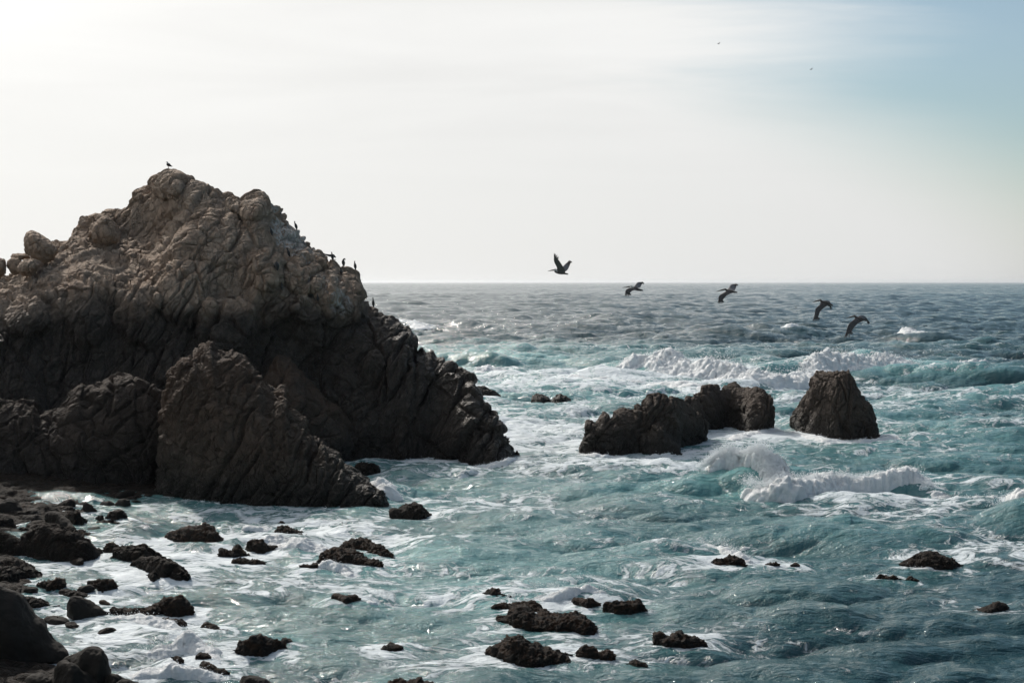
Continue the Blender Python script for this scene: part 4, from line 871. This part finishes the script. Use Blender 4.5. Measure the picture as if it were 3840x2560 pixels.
for j, (pp, hs, a, b) in enumerate([
    ([(960, 2040), (1040, 2050), (1120, 2065), (1200, 2075), (1290, 2085)], [0.2, 0.4, 0.45, 0.35, 0.1], 1.0, 1.6),
    ([(900, 1990), (980, 1985), (1060, 1978)], [0.15, 0.3, 0.1], 0.6, 1.0),
    ([(1180, 2120), (1230, 2118), (1320, 2135), (1370, 2142)], [0.3, 0.5, 0.25, 0.05], 0.5, 0.7),
    ([(330, 2335), (420, 2325), (520, 2322), (620, 2345), (690, 2370)], [0.2, 0.4, 0.4, 0.45, 0.1], 0.7, 1.0),
    ([(500, 2440), (600, 2430), (700, 2420), (790, 2440), (830, 2470)], [0.1, 0.35, 0.6, 0.3, 0.05], 0.6, 0.9),
    ([(470, 2545), (560, 2530), (650, 2525), (760, 2530), (880, 2545)], [0.2, 0.4, 0.55, 0.35, 0.1], 0.5, 0.9),
    ([(1960, 2232), (2050, 2248), (2120, 2240), (2200, 2232), (2290, 2240)], [0.1, 0.25, 0.4, 0.45, 0.1], 0.4, 0.7),
    ([(2620, 2045), (2700, 2060), (2760, 2090), (2810, 2110)], [0.15, 0.35, 0.4, 0.15], 0.4, 0.8),
    ([(2740, 2050), (2850, 2035), (2950, 2025)], [0.2, 0.3, 0.05], 0.4, 0.8),
    ([(1400, 1845), (1450, 1870), (1520, 1872)], [0.5, 0.6, 0.1], 0.8, 1.6),
    ([(1380, 2250), (1440, 2232), (1500, 2225)], [0.15, 0.25, 0.05], 0.3, 0.6),
    ([(2700, 1655), (2800, 1632), (2900, 1618), (2960, 1608)], [0.15, 0.3, 0.35, 0.2], 1.0, 1.4),
    ([(3080, 1672), (3160, 1655), (3240, 1652), (3340, 1645), (3420, 1640)], [0.1, 0.4, 0.25, 0.4, 0.1], 0.8, 1.4),
    ([(1480, 1728), (1600, 1726), (1700, 1738), (1800, 1748), (1900, 1748), (1960, 1730)], [0.1, 0.3, 0.2, 0.3, 0.45, 0.3], 0.5, 1.2),
    ([(620, 1876), (800, 1888), (1000, 1908), (1200, 1916), (1400, 1920)], [0.05, 0.12, 0.08, 0.12, 0.1], 0.3, 0.6),
    ([(2160, 1700), (2260, 1712), (2400, 1710), (2560, 1700)], [0.2, 0.3, 0.2, 0.35], 0.5, 1.0),
    ([(2945, 1610), (3020, 1634), (3100, 1652), (3200, 1652), (3310, 1646)], [0.2, 0.3, 0.5, 0.25, 0.4], 0.5, 1.0),
    ([(3480, 1862), (3600, 1880), (3740, 1890)], [0.1, 0.35, 0.2], 0.6, 1.2),
    ([(3240, 2130), (3400, 2132), (3560, 2128)], [0.05, 0.15, 0.1], 0.3, 0.6),
    ([(2470, 1715), (2620, 1690), (2700, 1700)], [0.1, 0.25, 0.1], 0.8, 1.2),
    ([(1880, 1745), (1930, 1735), (1990, 1740)], [0.3, 0.35, 0.05], 0.8, 1.4),
    ([(3320, 1278), (3390, 1279), (3470, 1286)], [0.5, 1.9, 0.1], 2.5, 5.0),
    ([(2930, 1262), (2970, 1263), (3010, 1264)], [0.3, 1.3, 0.1], 2.5, 4.0),
    ([(1440, 1245), (1520, 1258), (1600, 1275)], [1.5, 1.6, 0.1], 3.0, 9.0),
    ([(1790, 1412), (1830, 1405), (1900, 1412)], [0.2, 0.6, 0.05], 1.5, 3.0)]):
    D = gdist(pp[0][1]); whitewater('wave_foam', pp, hs, a, b, 60 + 7 * j, res=max(0.05, D * 0.0008), amp=0.8)
    if j in (4, 6, 7): spray(pp, [h * 1.3 for h in hs], 900, 0.15, 0.5, 20 + j, (0.005, 0.02))
dr = np.concatenate(drops)
octv = np.array([(1, 0, 0), (-1, 0, 0), (0, 1, 0), (0, -1, 0), (0, 0, 1), (0, 0, -1)], float)
octf = np.array([(0, 2, 4), (2, 1, 4), (1, 3, 4), (3, 0, 4), (2, 0, 5), (1, 2, 5), (3, 1, 5), (0, 3, 5)])
Vd = dr[:, None, :3] + octv[None] * dr[:, 3][:, None, None]
Fd = octf[None] + (np.arange(len(dr)) * 6)[:, None, None]
tag(mesh_obj('sea_spray', Vd.reshape(-1, 3), Fd.reshape(-1, 3), M_spray), kind='stuff')

# ------------------------------------------------------------------ sea air
HZ = 0.000028
if HZ > 0:
    m, g = material('sea_air')
    v = g.n('ShaderNodeVolumePrincipled', {'Color': (0.93, 0.96, 1.0, 1), 'Density': HZ, 'Anisotropy': 0.55})
    g.n('ShaderNodeOutputMaterial', {1: v.outputs[0]})
    x0, x1, y0, y1, z0, z1 = -140000, 140000, -60, 62000, -6, 60
    tag(mesh_obj('haze', [(x0, y0, z0), (x1, y0, z0), (x1, y1, z0), (x0, y1, z0), (x0, y0, z1), (x1, y0, z1), (x1, y1, z1), (x0, y1, z1)],
                 [(0, 3, 2, 1), (4, 5, 6, 7), (0, 1, 5, 4), (1, 2, 6, 5), (2, 3, 7, 6), (3, 0, 4, 7)], m, smooth=False), kind='stuff')

# ------------------------------------------------------------------ birds
def flat(name, c, rough=0.8, c2=None, scale=14):
    m, g = material(name); pos = g.n('ShaderNodeTexCoord').outputs['Object']
    n = g.noise(pos, scale, 4, 0.6)
    finish(g, **{'Base Color': g.mix(g.rng(n, 0.35, 0.65), c, c2 or tuple(v * 0.6 for v in c)), 'Roughness': rough}); return m
B_brown = flat('brown_feathers', (0.060, 0.048, 0.042), c2=(0.11, 0.095, 0.088))
B_grey = flat('grey_feathers', (0.22, 0.21, 0.21), c2=(0.12, 0.11, 0.11))
B_white = flat('white_feathers', (0.62, 0.60, 0.56), c2=(0.5, 0.48, 0.44))
B_bill = flat('grey_bill', (0.10, 0.085, 0.07))
B_black = flat('black_feathers', (0.012, 0.012, 0.013), c2=(0.022, 0.021, 0.02), rough=0.6)
B_leg = flat('pink_leg', (0.45, 0.25, 0.22))
class MB:
    def __init__(s): s.v = []; s.f = []; s.m = []
    def tube(s, pts, mat=0, sides=10, squash=1.0):
        """pts: (x, y, z, radius); a tapering tube through them, smooth, with closed ends"""
        p = np.array(pts, float); n = len(p); q = np.linspace(0, n - 1, (n - 1) * 4 + 1)
        P = np.stack([np.interp(q, range(n), p[:, k]) for k in range(4)], -1); P = blur1(P, 2); n = len(P)
        T = np.gradient(P[:, :3], axis=0); b0 = len(s.v)
        for i in range(n):
            t = T[i] / (np.linalg.norm(T[i]) + 1e-9); a = np.cross(t, (0, 1, 0)); a /= np.linalg.norm(a) + 1e-9; b = np.cross(t, a)
            for k in range(sides):
                an = 2 * math.pi * k / sides
                s.v.append(P[i, :3] + P[i, 3] * (a * math.cos(an) + b * math.sin(an) * squash))
        for i in range(n - 1):
            for k in range(sides):
                k1 = (k + 1) % sides; s.f.append((b0 + i * sides + k, b0 + i * sides + k1, b0 + (i + 1) * sides + k1, b0 + (i + 1) * sides + k)); s.m.append(mat)
        for i, r in ((0, -1), (n - 1, 1)):
            c = len(s.v); s.v.append(P[i, :3])
            for k in range(sides):
                k1 = (k + 1) % sides; s.f.append((b0 + i * sides + k, b0 + i * sides + k1, c, c)); s.m.append(mat)
    def wing(s, le, te, mat=0, tipmat=None, thick=0.02, fingers=5, flen=0.30, frad=0.034):
        """le / te: leading and trailing edge points root to tip, 3-D"""
        le = np.array(le, float); te = np.array(te, float); n = len(le)
        q = np.linspace(0, n - 1, (n - 1) * 5 + 1)
        A = np.stack([np.interp(q, range(n), le[:, k]) for k in range(3)], -1); B = np.stack([np.interp(q, range(n), te[:, k]) for k in range(3)], -1)
        A = blur1(A, 2); B = blur1(B, 2); n = len(A); nc = 7
        nn = np.cross(B[n // 2] - A[n // 2], A[-1] - A[0]); nn /= np.linalg.norm(nn)
        b0 = len(s.v)
        for i in range(n):
            for k in range(nc):
                u = k / (nc - 1); pp = A[i] + (B[i] - A[i]) * u; th_ = thick * (1 - 0.6 * i / n) * (math.sqrt(max(1e-3, u)) * (1 - u) * 2.2 + 0.12)
                s.v.append(pp + nn * th_); s.v.append(pp - nn * th_)
        st = nc * 2
        for i in range(n - 1):
            mm = mat if (tipmat is None or i < n * 0.55) else tipmat
            for k in range(nc - 1):
                a = b0 + i * st + k * 2
                s.f.append((a, a + 2, a + st + 2, a + st)); s.m.append(mm)
                s.f.append((a + 1, a + st + 1, a + st + 3, a + 3)); s.m.append(mm)
            for k in (0, nc - 1):
                a = b0 + i * st + k * 2; s.f.append((a, a + st, a + st + 1, a + 1)); s.m.append(mm)
        for i in (0, n - 1):
            for k in range(nc - 1):
                a = b0 + i * st + k * 2; s.f.append((a, a + 1, a + 3, a + 2)); s.m.append(mat)
        # separated primary feathers
        out = A[-1] - A[max(0, n - 8)]; out = out / np.linalg.norm(out); ch = B[-1] - A[-1]
        for k in range(fingers):
            u = (k + 0.5) / fingers; base = A[-1] + ch * u; d = out * (1 - 0.18 * k) + ch / (np.linalg.norm(ch) + 1e-6) * (0.25 * k - 0.15); d /= np.linalg.norm(d)
            s.tube([(*(base - out * 0.05), frad), (*(base + d * flen * 0.5), frad), (*(base + d * flen * (1 - 0.10 * k)), frad * 0.4)], mat=tipmat if tipmat is not None else mat, sides=5, squash=0.5)
    def build(s, name, mats, loc, label, cat, group=None):
        v = np.array(s.v); f = np.array(s.f)
        me = bpy.data.meshes.new(name); me.from_pydata([tuple(a) for a in v], [], [tuple(dict.fromkeys(map(int, a))) for a in f])
        for m in mats: me.materials.append(m)
        me.polygons.foreach_set('material_index', s.m); me.polygons.foreach_set('use_smooth', [True] * len(s.m)); me.update()
        o = bpy.data.objects.new(name, me); C.objects.link(o); o.location = loc
        return tag(o, label, cat, group)
def bird_frame(px, py, D):
    """returns loc and a converter from photo pixels (+ depth in m) to metres about loc"""
    L = at(px, py, D); k = D / F
    return L, (lambda x, y, dep=0.0: ((x - px) * k, dep, -(y - py) * k))
def pelican(label, zoom, org, scale, D, bill, head, body, near, far, white_head):
    """body: spine points (x, y, r px); near/far: ((leading pts), (trailing pts)) with depth"""
    z = lambda x, y: (org[0] + x / scale, org[1] + y / scale)
    cx, cy = z(*body[len(body) // 2][:2]); L, c = bird_frame(cx, cy, D); k = D / F / scale
    b = MB()
    sp = [(*c(*z(x, y)), r * k) for x, y, r in body]
    b.tube(sp, 0, 12)
    b.tube([(*c(*z(x, y), -0.02), r * k) for x, y, r in head], 2 if white_head else 0, 10)
    b.tube([(*c(*z(x, y), -0.02), r * k) for x, y, r in bill], 1, 8, 0.7)
    for w, dsg in ((near, -1), (far, 1)):
        le = [c(*z(x, y), d_) for x, y, d_ in w[0]]; te = [c(*z(x, y), d_) for x, y, d_ in w[1]]
        te = [tuple(np.array(q0) + (np.array(q1) - np.array(q0)) * 1.3) for q0, q1 in zip(le, te)]
        b.wing(le, te, 0 if dsg < 0 else 3, 0, flen=0.26 if dsg < 0 else 0.14)
    return b.build('pelican', [B_brown, B_bill, B_white, B_grey], L, label, 'bird', 'pelicans flying in a line over the sea')
# each wing point: x, y in the detail view, and metres nearer (-) or further (+)
pelican('highest pelican, wings raised in a V above the horizon', None, (2000, 900), 4.704, 84,
        [(370, 530, 13), (330, 533, 11), (290, 542, 7), (252, 549, 2)], [(440, 560, 22), (410, 545, 20), (398, 522, 17), (380, 520, 16), (362, 527, 12)],
        [(372, 548, 14), (410, 562, 26), (460, 570, 34), (510, 582, 26), (560, 590, 15), (612, 602, 11)],
        ([(420, 545, -.08), (412, 480, -.35), (370, 410, -.6), (352, 350, -.75), (362, 300, -.85)], [(530, 580, -.05), (515, 500, -.3), (460, 420, -.55), (425, 360, -.7), (392, 318, -.8)]),
        ([(500, 550, .08), (520, 470, .35), (560, 425, .55), (600, 395, .7), (628, 375, .8)], [(545, 560, .08), (590, 510, .3), (620, 460, .5), (645, 415, .65), (662, 385, .75)]), True)
pelican('second pelican from the left, at the horizon with pale head', None, (2000, 900), 4.704, 80,
        [(1700, 822, 12), (1655, 828, 10), (1610, 835, 6), (1565, 840, 2)], [(1770, 835, 20), (1745, 825, 17), (1722, 812, 15), (1700, 818, 11)],
        [(1730, 835, 16), (1780, 850, 30), (1830, 868, 28), (1880, 880, 18), (1932, 888, 12)],
        ([(1740, 840, -.08), (1690, 838, -.35), (1630, 865, -.6), (1600, 900, -.75), (1605, 930, -.82)], [(1850, 885, -.05), (1770, 870, -.3), (1710, 885, -.5), (1675, 915, -.65), (1655, 938, -.75)]),
        ([(1770, 825, .08), (1820, 775, .3), (1850, 742, .5), (1900, 740, .65), (1935, 745, .8)], [(1850, 840, .08), (1880, 820, .3), (1900, 790, .5), (1925, 770, .65), (1950, 758, .75)]), True)
pelican('middle pelican of the line with one white-patched wing up', None, (2600, 1000), 3.136, 76,
        [(360, 268, 9), (330, 275, 8), (300, 285, 5), (268, 292, 2)], [(400, 285, 13), (385, 272, 12), (375, 263, 11), (360, 268, 8)],
        [(385, 280, 12), (410, 285, 18), (440, 292, 18), (475, 297, 12), (516, 301, 8)],
        ([(395, 278, -.08), (345, 305, -.35), (290, 330, -.65), (268, 360, -.8), (268, 388, -.9)], [(450, 300, -.05), (400, 315, -.3), (345, 345, -.55), (318, 375, -.7), (302, 395, -.8)]),
        ([(390, 272, .08), (430, 245, .3), (455, 208, .5), (495, 203, .7), (525, 206, .85)], [(470, 280, .08), (485, 262, .3), (505, 240, .5), (520, 222, .65), (535, 212, .8)]), False)
pelican('fourth pelican, dark, wings drooping steeply down', None, (2600, 1000), 3.136, 72,
        [(1480, 395, 10), (1450, 402, 8), (1425, 410, 5), (1402, 416, 2)], [(1520, 412, 13), (1505, 405, 13), (1495, 393, 12), (1478, 395, 9)],
        [(1495, 412, 12), (1530, 418, 20), (1570, 425, 20), (1610, 440, 13), (1640, 455, 8)],
        ([(1500, 415, -.08), (1460, 455, -.35), (1405, 485, -.65), (1390, 540, -.8), (1378, 585, -.9)], [(1570, 440, -.05), (1500, 480, -.3), (1445, 520, -.6), (1430, 560, -.75), (1410, 592, -.85)]),
        ([(1525, 410, .08), (1575, 396, .3), (1630, 404, .5), (1652, 432, .7), (1664, 478, .85)], [(1570, 445, .08), (1590, 446, .3), (1614, 452, .5), (1640, 464, .65), (1658, 482, .8)]), False)
pelican('lowest and rightmost pelican, arched wings over the waves', None, (2600, 1000), 3.136, 70,
        [(1885, 582, 10), (1855, 590, 8), (1825, 598, 5), (1795, 605, 2)], [(1925, 600, 13), (1908, 592, 13), (1898, 578, 12), (1880, 580, 9)],
        [(1900, 600, 12), (1935, 605, 20), (1975, 612, 20), (2010, 625, 12), (2042, 635, 7)],
        ([(1905, 600, -.08), (1860, 625, -.35), (1795, 660, -.65), (1764, 715, -.8), (1744, 780, -.9)], [(1970, 630, -.05), (1905, 655, -.3), (1840, 700, -.6), (1812, 740, -.75), (1788, 770, -.85)]),
        ([(1925, 595, .08), (1975, 573, .3), (2030, 572, .5), (2080, 604, .7), (2112, 650, .85)], [(1985, 625, .08), (2010, 612, .3), (2040, 612, .5), (2072, 632, .65), (2104, 656, .8)]), False)

def cormorant(label, org, scale, D, spine_pts, bill, tail=None, wings=None, feet=None):
    z = lambda x, y: (org[0] + x / scale, org[1] + y / scale)
    cx, cy = z(*spine_pts[0][:2]); L, c = bird_frame(cx, cy, D); k = D / F / scale
    b = MB(); b.tube([(*c(*z(x, y)), r * k) for x, y, r in spine_pts], 0, 12)
    b.tube([(*c(*z(x, y)), r * k) for x, y, r in bill], 1, 6)
    if tail: b.tube([(*c(*z(x, y), .02), r * k) for x, y, r in tail], 0, 8, 0.6)
    for w in wings or []: b.wing([c(*z(x, y), d_) for x, y, d_ in w[0]], [c(*z(x, y), d_) for x, y, d_ in w[1]], 0, None, 0.015, 4, 0.08, 0.012)
    for x, y in feet or []: b.tube([(*c(*z(x, y - 14)), 3 * k), (*c(*z(x, y)), 2.5 * k), (*c(*z(x - 6, y + 4)), 3 * k)], 1, 6)
    return b.build('cormorant', [B_black, B_bill], L, label, 'bird', 'cormorants perched on the headland')
o5, s5 = (980, 800), 3.919
def upright(x, y, h, lean=0, face=-1, hgt=1.0):
    """spine of a standing cormorant whose feet are at x, y in the detail view"""
    S_ = [(x, y, 6), (x + lean * .1, y - .12 * h, 15), (x + lean * .3, y - .32 * h, 22), (x + lean * .5, y - .52 * h, 19), (x + lean * .8, y - .68 * h, 11),
          (x + lean, y - .82 * h, 7), (x + lean + face * 1, y - .93 * h, 8), (x + lean + face * 4, y - .97 * h, 6)]
    B_ = [(x + lean + face * 5, y - .95 * h, 4), (x + lean + face * 14, y - .97 * h, 1.5)]
    T_ = [(x - face * 2, y - .1 * h, 8), (x - face * 8, y + .08 * h, 4)]
    return S_, B_, T_
def on_sky(x, y):
    px, py = 980 + x / 3.919, 800 + y / 3.919; return (sil_y(px) - py) * 3.919 + 5
def corm(label, x, y, h, lean, face, D):
    dyy = on_sky(x, y)
    if abs(dyy) < 75 and label in SKY: y = y + dyy
    D = face_D(980 + x / 3.919, 800 + (y + 6) / 3.919) - 0.25
    S_, B_, T_ = upright(x, y, h, lean, face); cormorant(label, o5, s5, D, S_, B_, T_, feet=[(x - 5, y), (x + 5, y)])
def ridge_D(px, top=TOPM, bot=BOTM):
    T = poly(top, 900, 0.75); B = poly(bot, 900, 0.75); i = int(np.argmin(np.abs(T[:, 0] - px))); t = i / 899
    return float(gdist(B[i, 1]) + 14.0 * (4 * t * (1 - t)) ** 0.35)
SKY = ('topmost cormorant standing against the sky on the right slope', 'cormorant at the outer corner just above the horizon', 'lowest cormorant, standing alone on a knob against the sea')
corm('topmost cormorant standing against the sky on the right slope', 522, 245, 122, -32, 1, ridge_D(1110) - 0.4)
S_, B_, T_ = upright(1050, 664, 118, -14, -1)
dw = max(-60, min(60, on_sky(1050, 664))); sh = lambda L: [(q[0], q[1] + dw, *q[2:]) for q in L]; S_, B_ = sh(S_), sh(B_)
cormorant('cormorant drying its outspread wings on the right slope', o5, s5, face_D(1247, 972) - 0.2, S_, B_, sh([(1050, 655, 6), (1100, 662, 3)]),
          wings=[(sh(a_), sh(b_)) for a_, b_ in [([(1040, 582, -.05), (1000, 584, -.12), (960, 578, -.2), (918, 572, -.28)], [(1042, 622, -.05), (1005, 618, -.12), (970, 606, -.2), (935, 588, -.26)]),
                 ([(1050, 580, .05), (1065, 585, .15), (1078, 600, .22), (1085, 615, .3)], [(1055, 625, .05), (1068, 628, .15), (1076, 630, .22), (1084, 628, .28)])]], feet=[(1047, 664 + dw)])
dw2 = max(-60, min(60, on_sky(1212, 806))); sh2 = lambda L: [(q[0], q[1] + dw2, *q[2:]) for q in L]
cormorant('cormorant with its neck bent round to preen its back', o5, s5, face_D(1289, 1008) - 0.2,
          sh2([(1212, 805, 6), (1210, 790, 18), (1208, 765, 26), (1203, 740, 22), (1207, 718, 13), (1216, 702, 9), (1228, 704, 8), (1233, 715, 7)]), sh2([(1233, 716, 4), (1226, 728, 2)]), sh2([(1216, 795, 8), (1222, 810, 4)]), feet=[(1206, 806 + dw2), (1217, 806 + dw2)])
corm('cormorant at the outer corner just above the horizon', 1385, 880, 125, -14, 1, ridge_D(1333) - 0.3)
corm('lowest cormorant, standing alone on a knob against the sea', 1648, 1385, 132, -6, -1, ridge_D(1399) - 0.4)
corm('cormorant on the rock face nearest the summit', 158, 320, 128, -26, -1, 111.2)
corm('cormorant in the middle of the whitened rock face', 415, 630, 128, -34, -1, 110.2)
corm('faint cormorant on the face under the round dark one', 305, 1120, 115, -6, -1, 108.5)
corm('cormorant low on the face beside the whitened ledge', 830, 1290, 110, -4, -1, 107.4)
corm('small cormorant hunched near the right edge of the face', 1172, 890, 85, -4, -1, 109.0)
cormorant('round hunched cormorant with wings half open on the face', o5, s5, face_D(1040, 1010) - 0.3,
          [(240, 840, 8), (232, 815, 26), (226, 785, 40), (222, 755, 42), (222, 728, 26), (226, 712, 10)], [(224, 716, 5), (212, 710, 2)], [(238, 820, 9), (244, 850, 4)])
# gull on the summit
o4, s4 = (560, 580 + sil_y(632, 5) - 638.5), 11.76
z = lambda x, y: (o4[0] + x / s4, o4[1] + y / s4)
gx, gy = z(850, 660); Dg_ = face_D(632, 642) + 0.1; L, c = bird_frame(gx, gy, Dg_); k = Dg_ / F / s4
b = MB()
b.tube([(*c(*z(x, y)), r * k) for x, y, r in [(770, 480, 30), (810, 510, 70), (860, 530, 76), (910, 560, 50), (960, 585, 28), (1020, 604, 10)]], 0, 12)
b.tube([(*c(*z(x, y)), r * k) for x, y, r in [(810, 470, 45), (798, 435, 32), (785, 405, 30), (772, 400, 20)]], 1, 10)
b.tube([(*c(*z(x, y)), r * k) for x, y, r in [(770, 405, 12), (745, 415, 9), (722, 424, 4)]], 2, 6)
for q in (835, 862): b.tube([(*c(*z(x, y)), r * k) for x, y, r in [(q, 585, 9), (q - 5, 640, 8), (q - 8, 690, 9), (q - 22, 700, 8)]], 2, 6)
b.build('gull', [B_black, B_white, B_leg], L, 'dark-winged gull with a white head on the very top of the headland', 'bird')
# far birds high in the sky and one afloat
for lab, px, py in (('left and higher of two tiny birds far off in the sky', 2694, 165), ('right and lower of two tiny birds far off in the sky', 3041, 261)):
    L, c = bird_frame(px, py, 240); b = MB(); k = 240 / F
    b.tube([(-4.5 * k, 0, .5 * k, .3 * k), (-2 * k, 0, 0, 1.1 * k), (2 * k, 0, 0, 1.0 * k), (5 * k, 0, -.5 * k, .3 * k)], 0, 8)
    b.wing([(-1 * k, -.1, .3 * k), (1 * k, -.45, 2.2 * k), (3 * k, -.7, 3 * k)], [(2 * k, -.1, .3 * k), (3.5 * k, -.45, 1.8 * k), (4.5 * k, -.7, 3 * k)], 0, None, .03, 2, .05, 0.02)
    b.wing([(-1 * k, .1, .3 * k), (1 * k, .4, 1.6 * k), (3 * k, .7, 1.8 * k)], [(2 * k, .1, .3 * k), (3.5 * k, .4, 1.2 * k), (5 * k, .7, 1.6 * k)], 0, None, .03, 2, .05, 0.02)
    b.build('seabird', [B_black], L, lab, 'bird', 'far birds in the sky')
L, c = bird_frame(2986, 1146, 700); k = 700 / F; b = MB()
b.tube([(-3 * k, 0, 0, .3 * k), (-1.5 * k, 0, .3 * k, 1.4 * k), (1 * k, 0, .3 * k, 1.6 * k), (3.2 * k, 0, .8 * k, .4 * k)], 0, 8)
b.tube([(-1.6 * k, 0, .8 * k, .9 * k), (-2 * k, 0, 2.0 * k, .8 * k), (-3.2 * k, 0, 2.1 * k, .3 * k)], 0, 8)
L[2] = float(sea_h(np.array([L[0]]), np.array([L[1]]))[0]) + 0.35
b.build('seabird', [B_black], L, 'tiny dark bird afloat on the far sea below the pelicans', 'bird')
print('verts', sum(len(m.vertices) for m in bpy.data.meshes))
